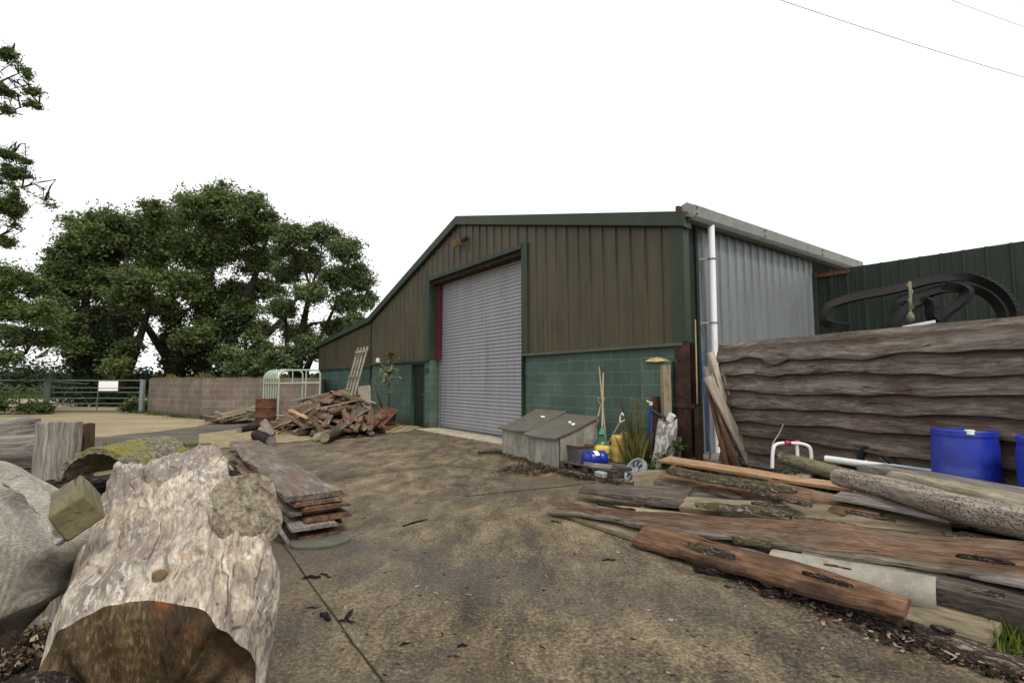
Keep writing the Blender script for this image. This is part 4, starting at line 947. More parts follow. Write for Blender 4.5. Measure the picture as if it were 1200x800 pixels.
# bark pieces
def barkpiece(label, A, B, w, mat, curl=.03, t=.014, roll=0, parent=None, name='bark_piece', rag=.25, group=None, th=.0):
    A = Vector(A); B = Vector(B); x = (B - A); L = x.length; x.normalize(); y = Vector((0, 0, 1)).cross(x).normalized(); z = x.cross(y)
    M = Matrix((x, y, z)).transposed().to_4x4() @ Matrix.Rotation(R(roll), 4, 'X'); M.translation = (A + B) / 2; sd = random.uniform(0, 90)
    nx, ny = max(10, int(L / .022)), 12; top_, bot = [], []
    for i in range(nx + 1):
        f = i / nx; X = (f - .5) * L; env = (math.sin(math.pi * min(1, max(0, f * 1.0))) ** .35 + .05)
        ww0 = w / 2 * env * (1 + rag * 2 * noise.noise(Vector((X * 6, sd, 0))) + rag * noise.noise(Vector((X * 21, sd, 3)))); ww1 = w / 2 * env * (1 + rag * 2 * noise.noise(Vector((X * 6, sd, 9))) + rag * noise.noise(Vector((X * 21, sd, 13))))
        r1, r2 = [], []
        for j in range(ny + 1):
            g = j / ny; Y = -ww0 + (ww0 + ww1) * g; c_ = curl * (1 - (2 * g - 1) ** 2)
            zz = c_ + .012 * noise.noise(Vector((X * 9, Y * 22, sd))) + .008 * noise.noise(Vector((X * 26, Y * 50, sd)))
            e = .25 if j in (0, ny) or i in (0, nx) else 1
            r1.append(Vector((X, Y, zz + t * e))); r2.append(Vector((X, Y, c_ * .9 - t * .2)))
        top_.append(r1); bot.append(r2)
    m = MB(); m.grid([a_ + b_[::-1] for a_, b_ in zip(top_, bot)], closed=True)
    n = 2 * (ny + 1); m.f += [tuple(range(n)), tuple(range(len(m.v) - n, len(m.v)))]; m.m += [0, 0]
    o = m.build(name, mat, None, smooth=60)
    if parent is not None:
        o.parent = parent; o.matrix_basis = parent.matrix_basis.inverted() @ M
        return o
    o.matrix_basis = M
    return tag(o, label, 'bark', group)
barkpiece('', G(781, 552, .34), G(935, 577, .42), .16, M_bark, parent=sl, name='bark', curl=.012, roll=20)
barkpiece('', G(880, 575, .37), G(952, 594, .38), .10, M_bark, parent=sl, name='bark', curl=.012)
barkpiece('long strip of grey bark along the edge of the grey tan slab', G(815, 592, .27), G(930, 604, .33), .12, M_bark, curl=.02, roll=15)
barkpiece('ragged bark flake on the longest red board near its middle', G(925, 607, .30), G(1020, 622, .36), .07, M_bark, curl=.015)
barkpiece('lump of knobbly bark on the left end of the orange slab', G(806, 640, .19), G(862, 655, .20), .10, M_bark, curl=.03)
barkpiece('small bark flake between the red board and the orange slab', G(858, 634, .22), G(905, 640, .24), .08, M_bark, curl=.03)
barkpiece('bark roll beneath the pitted pole', G(1105, 630, .33), G(1215, 650, .36), .09, M_bark, curl=.03)
barkpiece('largest curled piece of brown bark at the near edge of the pile', G(1068, 740, .02), G(1235, 800, .03), .12, bark('red brown bark', (.05, .033, .027), (.15, .11, .09), (.29, .235, .2), 1.0), curl=.045, rag=.18)
barkpiece('pale sliver of wood on the bark litter', G(836, 661, .05), G(892, 653, .10), .018, W['pale'], curl=.006, t=.004, name='wood_sliver')
barkpiece('small grey twig of bark on the cement half pipe', G(965, 661, .29), G(998, 667, .29), .02, M_bark, curl=.008, t=.006)
for a, b, w_, mt_, lb in (((990, 600, .37), (1050, 612, .40), .035, M_bark, 'narrow bark sliver on the grey tan slab near its square end'), ((730, 583, .19), (775, 586, .21), .05, M_bark, 'bark flake on the dark slab at the upper left tip of the pile'), ((1120, 652, .37), (1190, 662, .39), .05, M_barkd, 'dark bark strip on the right part of the longest red board'),
        ((700, 592, .14), (745, 598, .15), .03, M_barkd, 'dark bark strip near the left tip of the longest red board'), ((940, 672, .2), (1000, 688, .22), .045, M_barkd, 'dark bark strip on the front orange slab'), ((1090, 735, .09), (1120, 742, .095), .03, M_barkd, 'bark crumb on the clean tan board end'), ((880, 590, .33), (925, 596, .35), .06, M_bark, 'mossy bark flake below the bark covered slab'), ((1130, 690, .32), (1180, 700, .33), .05, M_bark, 'bark flake on the grey board over the squared dark beam')):
    barkpiece(lb, G(*a), G(*b), w_, mt_, curl=.012, t=.009)
for a, b, w_ in (((812, 668), (862, 676), .06), ((862, 676), (912, 690), .075), ((840, 652), (800, 645), .05), ((955, 705), (1010, 722), .09), ((930, 690), (980, 708), .06), ((1000, 722), (1060, 748), .08), ((890, 696), (925, 700), .05), ((905, 672), (960, 688), .07), ((1020, 728), (1060, 738), .05)):
    barkpiece('flat dark bark scrap lying in the litter along the front of the plank pile', G(*a, .012), G(*b, .012), w_, M_barkd, curl=.02, group='dark bark scraps along the plank pile')

def litter(name, label, polys, n, size, mats, seed, hmax=.02, flat=.4):
    rng = random.Random(seed); m = MB()
    for _ in range(n):
        a, b, wd = rng.choice(polys); p = Vector(a).lerp(Vector(b), rng.random()); dd = (Vector(b) - Vector(a)).normalized(); q = p + Vector((-dd.y, dd.x, 0)) * rng.gauss(0, wd)
        s = size * rng.uniform(.3, 1.5) ** 1.4; l = s * rng.uniform(1, 3.5); a_ = rng.uniform(0, 6.28)
        X = Matrix.Translation((q.x, q.y, .006 + rng.random() * hmax)) @ Matrix.Rotation(a_, 4, 'Z') @ Matrix.Rotation(rng.gauss(0, .35), 4, 'X') @ Matrix.Rotation(rng.gauss(0, .2), 4, 'Y')
        t = s * flat * rng.uniform(.2, .7); j = [rng.uniform(.6, 1.1) for _ in range(8)]
        vs = [X @ Vector((x * l * j[i], y * s * j[(i + 3) % 8], z * t)) for i, (x, y, z) in enumerate([(x, y, z) for x in (-.5, .5) for y in (-.5, .5) for z in (-.5, .5)])]
        m.add(vs, [(0, 1, 3, 2), (4, 6, 7, 5), (0, 4, 5, 1), (2, 3, 7, 6), (0, 2, 6, 4), (1, 5, 7, 3)], rng.randrange(len(mats)))
    return tag(m.build(name, mats), label, 'litter', kind='stuff')
CH = [plain('dark chip', (.028, .02, .015), .95, .1), plain('brown chip', (.09, .06, .04), .95, .1), plain('pale chip', (.27, .22, .16), .9, .1), M_barkd]
litter('bark_litter', 'dark crumbled bark litter along the front edge of the plank pile', [(G(770, 640), G(905, 690), .05), (G(850, 672), G(985, 718), .08), (G(960, 712), G(1080, 760), .09), (G(1040, 745), G(1230, 810), .06), (G(1120, 770), G(1230, 780), .1)], 2300, .013, [CH[0], CH[0], CH[3], CH[1], CH[0], CH[1], CH[3], CH[0], CH[2]], 3, .025)
litter('leaf_litter', 'dark soil and leaf litter drifted along the front of the grey bins', [(G(560, 531), G(600, 531), .12), (G(590, 534), G(668, 556), .09), (G(610, 545), G(690, 562), .12), (G(660, 556), G(730, 568), .08), (G(590, 550), G(640, 556), .2)], 3200, .013, [CH[0], CH[0], CH[1], CH[3]], 4, .03)
litter('yard_grit', 'scattered grit and wood crumbs on the concrete yard', [(G(340, 690), G(760, 690), .7), (G(400, 600), G(700, 610), .8), (G(420, 780), G(1000, 790), .35), (G(450, 540), G(620, 550), 1.0)], 700, .008, [CH[0], CH[1], CH[2]], 5, .0)
# ------------------------------------------------------------------ things along the barn front
M_cem = plain('weathered cement panel', (.33, .315, .27), .9, .15, var=.28, scale=3.5, dirt=(.12, .105, .075), dirt_at=.52, bump=.35, streak=True)
M_lid = plain('dark weathered lid board', (.105, .096, .08), .85, .2, var=.25, scale=4, dirt=(.17, .165, .14), dirt_at=.6, bump=.3)
def bin_(label, s, d0, stickers, rot=0, up=0):
    t = thing('feed_bin', label, 'bin', BL(s, d0, 0), BROT + R(rot), 'cement feed bins by the barn door'); w_ = .88; dp_ = .86
    m = MB(); m.add([(0, 0, 0), (w_, 0, 0), (w_, 0, .46), (0, 0, .46), (0, .035, 0), (w_, .035, 0), (w_, .035, .46), (0, .035, .46)], [(0, 1, 2, 3), (5, 4, 7, 6), (3, 2, 6, 7), (0, 4, 5, 1)])
    m.build('front_panel', M_cem, t)
    for x in (.02, w_ - .055):
        m = MB(); P = [(.036, 0), (dp_, 0), (dp_, .74), (.036, .47)]
        m.add([(x, a, b) for a, b in P] + [(x + .035, a, b) for a, b in P], [(0, 1, 2, 3), (7, 6, 5, 4), (0, 4, 5, 1), (1, 5, 6, 2), (2, 6, 7, 3), (3, 7, 4, 0)]); m.build('side_panel', M_cem, t)
    m = MB(); m.box(.036, w_ - .036, dp_ - .035, dp_ - .001, 0, .73); m.build('back_panel', M_cem, t)
    m = MB(); rows = []
    for i in range(9):
        x = -.03 + (w_ + .05) * i / 8; sagz = up - .03 * math.sin(math.pi * i / 8)
        rows.append([Vector((x, -.08, .462 + sagz * .8)), Vector((x, .4, .602 + sagz * .5 + up * .5)), Vector((x, dp_ + .02, .775 + up)), Vector((x, dp_ + .02, .80 + up)), Vector((x, .4, .628 + sagz * .5)), Vector((x, -.08, .488 + sagz * .8))])
    m.grid(rows, closed=True); m.f += [tuple(range(6)), tuple(range(len(m.v) - 6, len(m.v)))]; m.m += [0, 0]; m.build('lid', M_lid, t, smooth=30)
    for q, (x, y, a) in enumerate(stickers):
        z = .488 + (y + .08) * .29 - .004 + up
        m = MB(); m.box(-.075, .075, -.04, .04, -.003, .003, 0, Matrix.Translation((x, y, z)) @ Matrix.Rotation(R(a), 4, 'Z') @ Matrix.Rotation(R(16), 4, 'X')); m.build('paper_patch', M_white, t)
    return t
bin_('grey feed bin nearest the roller door, one white patch on its sloping lid', 4.72, -1.17, [(.55, .62, 50)], 1, .035)
bin_('grey feed bin away from the roller door, two white patches on its sagging lid', 5.72, -1.31, [(.50, .62, 50), (.66, .55, 50)], -3)
tk = thing('water_tub', 'small grey steel tub with a rusty rim beside the feed bins', 'tub', Vector((*D(662, 545, 8.55)[:2], .05)), BROT)
m = MB()
m.add([(0, 0, 0), (.34, 0, 0), (.34, .35, 0), (0, .35, 0), (-.02, -.02, .30), (.36, -.02, .30), (.36, .37, .30), (-.02, .37, .30), (0, 0, .30), (.34, 0, .30), (.34, .35, .30), (0, .35, .30), (.02, .02, .05), (.32, .02, .05), (.32, .33, .05), (.02, .33, .05)],
      [(0, 3, 2, 1), (0, 1, 5, 4), (1, 2, 6, 5), (2, 3, 7, 6), (3, 0, 4, 7), (4, 5, 9, 8), (5, 6, 10, 9), (6, 7, 11, 10), (7, 4, 8, 11), (8, 9, 13, 12), (9, 10, 14, 13), (10, 11, 15, 14), (11, 8, 12, 15), (12, 13, 14, 15)]); m.build('tub_body', plain('dull zinc', (.11, .115, .12), .7, .3, .2, dirt=(.1, .08, .06), streak=True), tk)
m = MB(); m.box(-.03, .37, -.035, -.021, .285, .31).box(.361, .375, -.02, .38, .285, .31); m.build('rim', M_rust, tk)
def pallet(label, loc, rz, L=1.2, Wd=1.0, tilt=(0, 0), mat=None, slats=6, group=None):
    t = thing('pallet', label, 'pallet', loc, 0, group); t.rotation_euler = (R(tilt[0]), R(tilt[1]), rz); mat = mat or W['darkgrey']
    for i in range(slats):
        y = -Wd / 2 + .05 + (Wd - .1) * i / (slats - 1); m = MB(); m.box(-L / 2, L / 2, y - .045, y + .045, .102, .12); m.build('top_slat', mat, t)
    for i in range(3):
        m = MB(); x = (-L / 2 + .05, 0, L / 2 - .05)[i]; m.box(x - .045, x + .045, -Wd / 2, Wd / 2, .018, .10); m.build('bearer', mat, t)
    for i in range(3):
        m = MB(); y = (-Wd / 2 + .05, 0, Wd / 2 - .05)[i]; m.box(-L / 2, L / 2, y - .045, y + .045, 0, .016); m.build('bottom_slat', mat, t)
    return t
pallet('grey wooden pallet lying under the blue canister beside the bins', BL(7.22, -.93, 0), BROT, 1.15, .9)
cb = thing('canister', 'small blue plastic canister lying on its side on the pallet', 'canister', D(697, 537, 8.05), R(22))
m = MB(); X = Matrix.Rotation(R(90), 4, 'Y'); m.lathe([(0, -.2), (.09, -.2), (.118, -.185), (.122, -.12), (.115, -.11), (.122, -.1), (.122, .05), (.115, .06), (.122, .07), (.12, .15), (.1, .19), (0, .2)], 32, 0, X, cap=False); m.build('body', plain('blue canister plastic', (.014, .03, .25), .3, .5, var=.15, dirt=(.05, .07, .2), dirt_at=.62), cb, smooth=40)
m = MB(); m.lathe([(0, .2), (.035, .2), (.035, .235), (0, .235)], 16, 0, X, cap=False); m.build('cap', M_white, cb, smooth=40)
m = MB(); rows = [[Vector((x, .1235 * math.cos(a), .1235 * math.sin(a))) for a in np.linspace(R(95), R(150), 8)] for x in (-.05, .03)]; m.grid(rows); m.build('paper_label', M_white, cb)
P_('short offcut board on the pallet in front of the blue canister', BL(7.2, -1.36, .15), BL(7.62, -1.2, .155), .1, .05, W['grey'], name='offcut')
m = MB()
for i in range(4): m.box(-.16 + i * .01, .16 - i * .012, -.14, .14, i * .042, i * .042 + .034, 0, Matrix.Translation(BL(7.78, -1.02, 0)) @ Matrix.Rotation(BROT + .2 * i, 4, 'Z'))
tag(m.build('slate_pile', plain('dark slate', (.07, .064, .056), .85, .2, scale=8), bevel=.004), 'little stack of dark slates at the corner of the pallet', 'slates')
m = MB(); m.box(-.09, .09, -.05, .05, 0, .09, 0, Matrix.Translation(BL(7.6, -1.42, .006)) @ Matrix.Rotation(BROT, 4, 'Z'))
tag(m.build('tin_block', plain('pale tin', (.42, .44, .46), .4, .5, .4), bevel=.02), 'small silvery tin block under the pallet edge', 'tin')
# rake, fork, poles, spade
def pole(m, a, b, r, n=8): m.tube([a, Vector(a).lerp(Vector(b), .5), b], r, n)
M_handle = plain('worn ash handle', (.33, .27, .18), .7, .25, var=.2, scale=9)
rk = thing('leaf_rake', 'green plastic leaf rake standing on its fan against the green block wall', 'rake', Vector((*D(701, 540, 8.6)[:2], .13)), BROT)
m = MB(); n_ = 15; top0 = Vector((.08, .02, .42)); rows = []
for i in range(n_):
    a = (i / (n_ - 1) - .5) * 1.25; rows.append((top0 + Vector((math.sin(a) * .07, 0, -.02)), top0 + Vector((math.sin(a) * .36, -.03, -.36 * math.cos(a)))))
for a, b in rows: m.bar(a, b, .026, .006, 0, (0, 1, 0)); m.bar(b, b + Vector((0, -.05, -.03)), .02, .006, 0, (1, 0, 0))
m.bar(rows[0][0].lerp(rows[0][1], .7), rows[-1][0].lerp(rows[-1][1], .7), .02, .012, 0, (0, 1, 0)); m.lathe([(.016, -.04), (.07, -.02), (.02, .08), (.016, .1)], 10, 0, Matrix.Translation(top0))
m.build('rake_head', plain('green rake plastic', (.06, .20, .155), .5, .4), rk)
m = MB(); pole(m, top0 + Vector((0, 0, .02)), Vector((-.22, .38, 1.42)), .015); m.build('handle', M_handle, rk, smooth=60)
bh = thing('broom', 'long bare wooden pole leaning highest against the green block wall', 'pole', Vector((*D(707, 540, 8.95)[:2], 0)), BROT)
m = MB(); pole(m, (.12, -.02, .03), (-.34, .28, 1.68), .016); m.build('handle', M_handle, bh, smooth=60)
m = MB(); m.box(-.16, .2, -.06, .02, 0, .05); m.build('head', W['brown'], bh)
fk = thing('garden_fork', 'wooden garden fork with a rusty head leaning beside the rake', 'fork', Vector((*D(693, 540, 9.1)[:2], 0)), BROT)
m = MB(); pole(m, (.0, .0, .28), (.02, .24, .98), .017); m.build('shaft', M_handle, fk, smooth=60)
m = MB(); m.tube([(.02, .24, .97), (-.05, .245, 1.06), (-.05, .25, 1.1)], .012, 8).tube([(.02, .24, .97), (.09, .245, 1.06), (.09, .25, 1.1)], .012, 8).tube([(-.06, .25, 1.1), (.1, .25, 1.1)], .014, 8); m.build('grip', M_handle, fk, smooth=60)
m = MB()
for i in range(4): m.tube([((i - 1.5) * .02, -.0, .3), ((i - 1.5) * .055, -.02, .22), ((i - 1.5) * .055, -.05, .01)], .007, 6)
m.build('tines', M_rust, fk)
sp_ = thing('spade', 'spade with a pale D shaped grip leaning to one side by the wall', 'spade', Vector((*D(700, 540, 8.8)[:2], 0)), BROT)
ax = Vector((.36, .12, .62)).normalized(); b0 = Vector((0, 0, .02))
m = MB(); pole(m, b0 + ax * .28, b0 + ax * .82, .017); m.build('shaft', M_handle, sp_, smooth=60)
m = MB(); pp = b0 + ax * .82; sd2 = Vector((.75, -.1, -.45)).normalized(); m.tube([pp, pp + ax * .08 + sd2 * .06, pp + ax * .14 + sd2 * .065], .012, 8).tube([pp, pp + ax * .08 - sd2 * .06, pp + ax * .14 - sd2 * .065], .012, 8).tube([pp + ax * .14 + sd2 * .07, pp + ax * .14 - sd2 * .07], .015, 8); m.build('grip', plain('pale grip', (.62, .57, .46), .6), sp_, smooth=60)
m = MB(); m.bar(b0, b0 + ax * .3, .18, .008, 0, (0, 1, 0)); m.build('blade', M_steel, sp_)
# jerrycans
def jerry(name, label, loc, rz, w_, d_, h_, mat, tilt=0):
    t = thing(name, label, 'jerrycan', loc, rz); t.rotation_euler = (R(tilt), 0, rz); m = MB(); rows = []
    for z, k_ in ((0, .86), (.02, .97), (.06, 1), (h_ * .3, 1), (h_ * .32, .975), (h_ * .35, 1), (h_ * .62, 1), (h_ * .64, .975), (h_ * .67, 1), (h_ - .06, 1), (h_ - .02, .92), (h_, .78)):
        row = []
        for a in np.linspace(0, 2 * math.pi, 33)[:-1]:
            c_, s_ = math.cos(a), math.sin(a); row.append(Vector((math.copysign(abs(c_) ** .35, c_) * w_ / 2 * k_, math.copysign(abs(s_) ** .35, s_) * d_ / 2 * k_, z)))
        rows.append(row)
    m.grid(rows, closed=True); m.f += [tuple(range(31, -1, -1)), tuple(range(len(m.v) - 32, len(m.v)))]; m.m += [0, 0]; m.build('body', mat, t, smooth=40)
    m = MB(); m.tube([(-w_ * .1, 0, h_ - .01), (-w_ * .08, 0, h_ + .035), (w_ * .18, 0, h_ + .035), (w_ * .22, 0, h_ - .01)], .016, 8); m.build('handle', mat, t, smooth=60)
    m = MB(); m.lathe([(.032, 0), (.032, .03), (0, .03)], 14, 0, Matrix.Translation((w_ * .33, 0, h_ - .01))); m.build('cap', M_dark, t)
    return t
M_jer = plain('dirty yellow plastic', (.52, .37, .10), .5, .35, var=.12, dirt=(.36, .27, .11), dirt_at=.56)
jerry('jerrycan', 'upright dirty yellow plastic jerrycan half behind tall grass', Vector((*D(731, 543, 8.35)[:2], .03)), .15, .36, .27, .50, M_jer)
jerry('yellow_canister', 'squat yellow canister lying behind the blue canister', Vector((*D(708, 540, 8.5)[:2], .13)), .2, .38, .26, .22, plain('bright yellow plastic', (.55, .40, .06), .5, .4))
# grass tuft, weeds
tf = thing('grass_tuft', 'tall yellow green grass tuft growing beside the yellow jerrycan', 'grass tuft', Vector((*D(746, 545, 8.1)[:2], 0)), BROT)
sp = [(NP.normal() * .085, NP.normal() * .07, 0) for _ in range(420)]; blades('blades', sp, [NP.uniform(.2, .72) for _ in sp], leafmat('tuft grass', (.30, .29, .085), (.58, .52, .22), .5), .0045, .42, 7, tf)
sp = [(NP.normal() * .08, NP.normal() * .07, 0) for _ in range(26)]; blades('seed_stems', sp, [NP.uniform(.8, 1.25) for _ in sp], M_dry, .005, .25, 8, tf)
pts = [];  
for _ in range(700):
    f = NP.random(); i = NP.integers(0, 12); a = i * 2.4; pts.append((math.cos(a) * .12 * f + NP.normal() * .012, math.sin(a) * .08 * f + NP.normal() * .012, .8 + .35 * NP.random()))
leaf_object('seed_heads', pts, .013, M_dry, tf, .3, seed=12)
wd_ = bush('weed', 'broad leaved green weed growing against the white painted stump', BL(8.15, -.62, 0), [(0, 0, .22, .22, .2), (.15, .0, .42, .14, .14), (-.2, -.1, .12, .2, .12)], 420, .045, M_hedge, 'weed', seed=14)
bush('weed', 'small green ivy patch in front of the jerrycan and the round cap', BL(7.8, -.95, 0), [(0, 0, .1, .22, .1), (.2, -.1, .08, .2, .08)], 300, .04, M_hedge, 'weed', seed=15)
bush('weed', 'bright green ferny weed at the foot of the leaning pale boards', BL(9.75, .3, 0), [(0, 0, .18, .3, .2), (.25, .1, .12, .25, .15)], 800, .04, leafmat('bright weed', (.05, .10, .015), (.12, .22, .04), .3), 'weed', seed=16)
bush('weed', 'dark green weed behind the bare end of the lichened pole', D(957, 545, 5.75) * 1.0 - Vector((0, 0, .30)), [(0, 0, .1, .22, .2), (-.3, .1, .1, .2, .18)], 700, .035, M_hedge, 'weed', seed=17)
sp = []; ht = []
for _ in range(260):
    p = G(1170 + NP.random() * 60, 725 + NP.random() * 60); sp.append((p.x, p.y, 0)); ht.append(NP.uniform(.05, .2))
tag(blades('grass_tuft', sp, ht, leafmat('lime grass', (.10, .15, .02), (.27, .33, .06), .3), .004, .6, 9), 'bright green grass tuft at the near right end of the plank pile', 'grass tuft')
# white stump, rusty tube, wheel cap
m = MB(); rows = []
for i in range(14):
    f = i / 13; row = []
    for k_ in range(22):
        a = 2 * math.pi * k_ / 22; r = (.19 - .05 * f) * (1 + .25 * noise.noise(Vector((math.cos(a) * 1.5, math.sin(a) * 1.5, f * 2.2 + 7)))); row.append(Vector((r * math.cos(a) * 1.05 + .10 * f, r * math.sin(a) * .75, .80 * f * (1 + .07 * math.sin(a * 2 + 1)))))
    rows.append(row)
m.grid(rows, closed=True); m.f.append(tuple(range(len(m.v) - 22, len(m.v)))); m.m.append(0)
k = NT('flaking white stump', .9, .15); q = k.noise(k.co('Object', (1, 1, .5)), 5, 6, .7, .6); q2 = k.noise(k.co('Object'), 40, 4, .7)
c = k.mix(k.ramp(q, [(.44, 0.0), (.52, 1.0)]), k.mix(q2, (.45, .42, .37), (.68, .66, .62)), k.mix(q2, (.05, .045, .04), (.33, .31, .28)))
o = m.build('tree_stump', k.out(c, q2, .6, .02), smooth=180); o.location = BL(7.98, -.5, 0); o.rotation_euler = (0, 0, BROT); tag(o, 'ragged pale stump with flaking white and grey bark before the timber post', 'stump')
for (dx, dz, tl, lb) in ((.02, .80, 20, 'white plastic beaker lying on top of the pale stump'),):
    m = MB(); m.lathe([(0, 0), (.045, 0), (.055, .11), (.05, .112), (.042, .01), (0, .01)], 20, 0, cap=False); o = m.build('beaker', M_white, smooth=40); o.location = BL(7.98 + dx + .12, -.5, dz + .02); o.rotation_euler = (R(tl), R(25), 0); tag(o, lb, 'beaker')
m = MB(); m.tube([(0, 0, .04), (.0, .0, .1), (-.12, .03, .16)], .02, 8).tube([(-.12, .03, .16), (-.2, .03, .2)], .03, 8); o = m.build('hose_fitting', M_dark, smooth=60); o.location = BL(8.0, -.44, .76); tag(o, 'small dark hose fitting resting beside the white beaker', 'hose fitting')
t = thing('blue_pole', 'blue plastic tube with a white tip standing beside the dark steel stake', 'tube', BL(7.62, -.32, 0), BROT)
m = MB(); m.tube([(0, 0, 0), (.01, .02, 1.02)], .026, 12); m.build('tube_body', plain('blue tube', (.02, .05, .28), .4, .4), t, smooth=60)
m = MB(); m.tube([(.01, .02, 1.021), (.01, .021, 1.08)], .03, 12).tube([(.01, .02, 1.06), (-.07, .02, 1.09)], .014, 8); m.build('tip', plain('cream plastic', (.6, .55, .38), .5), t, smooth=60)
m = MB(); m.box(-.05, .05, -.04, -.025, 0, 1.16).box(-.05, -.035, -.025, .04, 0, 1.16).box(.035, .05, -.025, .04, 0, 1.16); o = m.build('steel_stake', M_rust); o.location = BL(7.64, -.19, 0); o.rotation_euler = (0, 0, BROT); tag(o, 'dark rusty channel stake standing against the green block pier', 'stake')
wc = thing('wheel_cap', 'grey round wheel trim lying against the weeds by the pallet', 'wheel trim', BL(8.0, -1.12, .12), BROT - R(30)); wc.rotation_euler = (R(58), 0, BROT - R(15))
m = MB(); m.lathe([(.0, .03), (.04, .035), (.06, .02), (.12, .028), (.155, .02), (.165, .045), (.19, .05), (.2, .02), (.2, -.02), (0, -.02)], 36, cap=False); m.build('disc', plain('grey wheel plastic', (.27, .28, .30), .4, .5, .4, var=.15), wc, smooth=35)
for i in range(8):
    a = i * math.pi / 4; m = MB(); m.box(.075, .145, -.02, .02, .02, .034, 0, Matrix.Rotation(a, 4, 'Z')); m.build('slot', M_dark, wc)
m = MB(); m.box(-.08, .08, -.08, .08, -.0, 1.66); o = m.build('timber_post', W['post'], bevel=.006); o.location = BL(7.86, -.2, 0); o.rotation_euler = (0, 0, BROT)
# the post's grain runs along its height: build it lying and stand it up
bpy.data.objects.remove(o)
pst = P_('square sawn timber post standing against the green block pier', BL(7.86, -.22, 0.0), BL(7.85, -.2, 1.66), .15, .12, W['post'], wany=.002, name='timber_post', cat='post')
P_('short grey board stub standing behind the square timber post', BL(8.04, -.2, 0.0), BL(8.05, -.17, .55), .11, .04, W['grey'], wany=.003, name='board_stub', cat='board')
# pale boards leaning by the rain pipe
LG = 'boards leaning against the rain pipe'
for (b, tpt, w_, th, mt, lab) in (((875, 531, 6.9), (829, 441, 7.12), .15, .03, 'pale', 'broad pale board in front of the leaning group, square top'),
                                 ((866, 528, 7.05), (833, 412, 7.3), .10, .035, 'pale', 'tallest pale board of the group leaning on the white rain pipe'),
                                 ((858, 527, 7.1), (827, 430, 7.25), .12, .03, 'grey', 'grey board near the back of the leaning group'),
                                 ((850, 530, 7.0), (832, 452, 7.15), .11, .03, 'brown', 'brown board low in the leaning group'),
                                 ((858, 530, 6.95), (836, 455, 7.1), .10, .03, 'brown', 'second brown board tucked beside the broad pale one'),
                                 ((872, 512, 7.1), (850, 438, 7.2), .10, .025, 'pale', 'short pale board on the fence side of the leaning group')):
    p = D(*b); q = D(*tpt); dirv = (q - p).normalized(); p = p - dirv * (p.z / dirv.z)
    P_(lab, p, q, w_, th, W[mt], wany=.006, group=LG, roll=-35, name='leaning_board', cat='board')
m = MB(); pp = BL(8.45, .0, 0); m.tube([pp, pp + Vector((0, 0, .32)), pp + Vector((.03, -.02, .36))], .014, 8).tube([pp + Vector((-.04, 0, .34)), pp + Vector((.06, 0, .36))], .012, 8)
tag(m.build('standpipe', M_steel, smooth=60), 'small grey standpipe tap in front of the rain pipe', 'tap')
m = MB(); m.tube(smooth_path([BL(8.36, .12, 0), BL(8.40, .1, .35), BL(8.34, .1, .9), BL(8.33, .05, 1.9)], 6), .012, 8); tag(m.build('blue_hose', plain('blue pipe', (.03, .09, .3), .4), smooth=60), 'thin blue water pipe rising beside the brown steel column', 'pipe')
m = MB(); m.tube([BL(8.31, -.06, 1.06), BL(8.31, -.05, 2.35)], .011, 8); tag(m.build('cane', M_handle, smooth=60), 'thin pale cane standing on the steel column bracket', 'cane')

# white tubular frame with red clamps, pipes by the fence
wf = thing('tubular_frame', 'white bent tubular frame with red clamps in front of the fence', 'frame', (0, 0, 0))
Yw = 5.95
m = MB(); m.tube(smooth_path([D(905, 548, Yw), D(906, 528, Yw), D(911, 520, Yw), D(930, 519, Yw - .06), D(944, 521, Yw - .1), D(950, 527, Yw - .12), D(951, 545, Yw - .12)], 6), .019, 10).tube([D(934, 520, Yw - .06), D(935, 545, Yw - .05)], .019, 10); m.build('tube', M_white, wf, smooth=60)
for px in (923, 934): m = MB(); m.lathe([(.026, -.03), (.03, -.02), (.03, .02), (.026, .03)], 12, 0, Matrix.Translation(D(px, 519 if px < 930 else 518, Yw - .05)) @ Matrix.Rotation(R(90), 4, 'Y')).lathe([(.012, 0), (.014, .06), (.02, .065), (0, .07)], 10, 1, Matrix.Translation(D(px, 517, Yw - .05))); m.build('clamp', [plain('red clamp', (.30, .02, .05), .4), M_dark], wf, smooth=40)
wp = MB(); wp.tube([D(968, 537, 5.65), D(1046, 548, 5.05)], .035, 14); tag(wp.build('waste_pipe', M_white, smooth=60), 'thick white plastic pipe lying at the foot of the fence', 'pipe')
wp = MB(); wp.tube([D(1044, 546, 5.0), D(1130, 557, 4.6)], .024, 14); tag(wp.build('blue_white_pipe', plain('pale blue pipe', (.42, .52, .62), .35, .5), smooth=60), 'pale blue white pipe running behind the blue drum', 'pipe')
hp = MB(); hp.tube(smooth_path([D(1008, 546, 5.45), D(1009, 532, 5.45), D(1016, 525, 5.4), D(1030, 530, 5.3), D(1050, 545, 5.1), D(1062, 551, 5.0)], 8), .035, 12).tube(smooth_path([D(1012, 545, 5.4), D(1022, 534, 5.4), D(1036, 538, 5.25), D(1047, 549, 5.1)], 8), .016, 10, 1)
tag(hp.build('hose_loop', [M_rub, plain('grey hose', (.4, .4, .4), .5)], smooth=60), 'black hose bent in a loop with a thin grey hose inside, before the fence', 'hose')
sk = MB(); sk.tube(smooth_path([D(904, 545, 6.1), D(905, 522, 6.15), D(913, 508, 6.25), D(918, 497, 6.3)], 6), .007, 6); tag(sk.build('dry_twig', M_handle), 'thin dry twig rising from the white tubular frame towards the fence', 'twig')

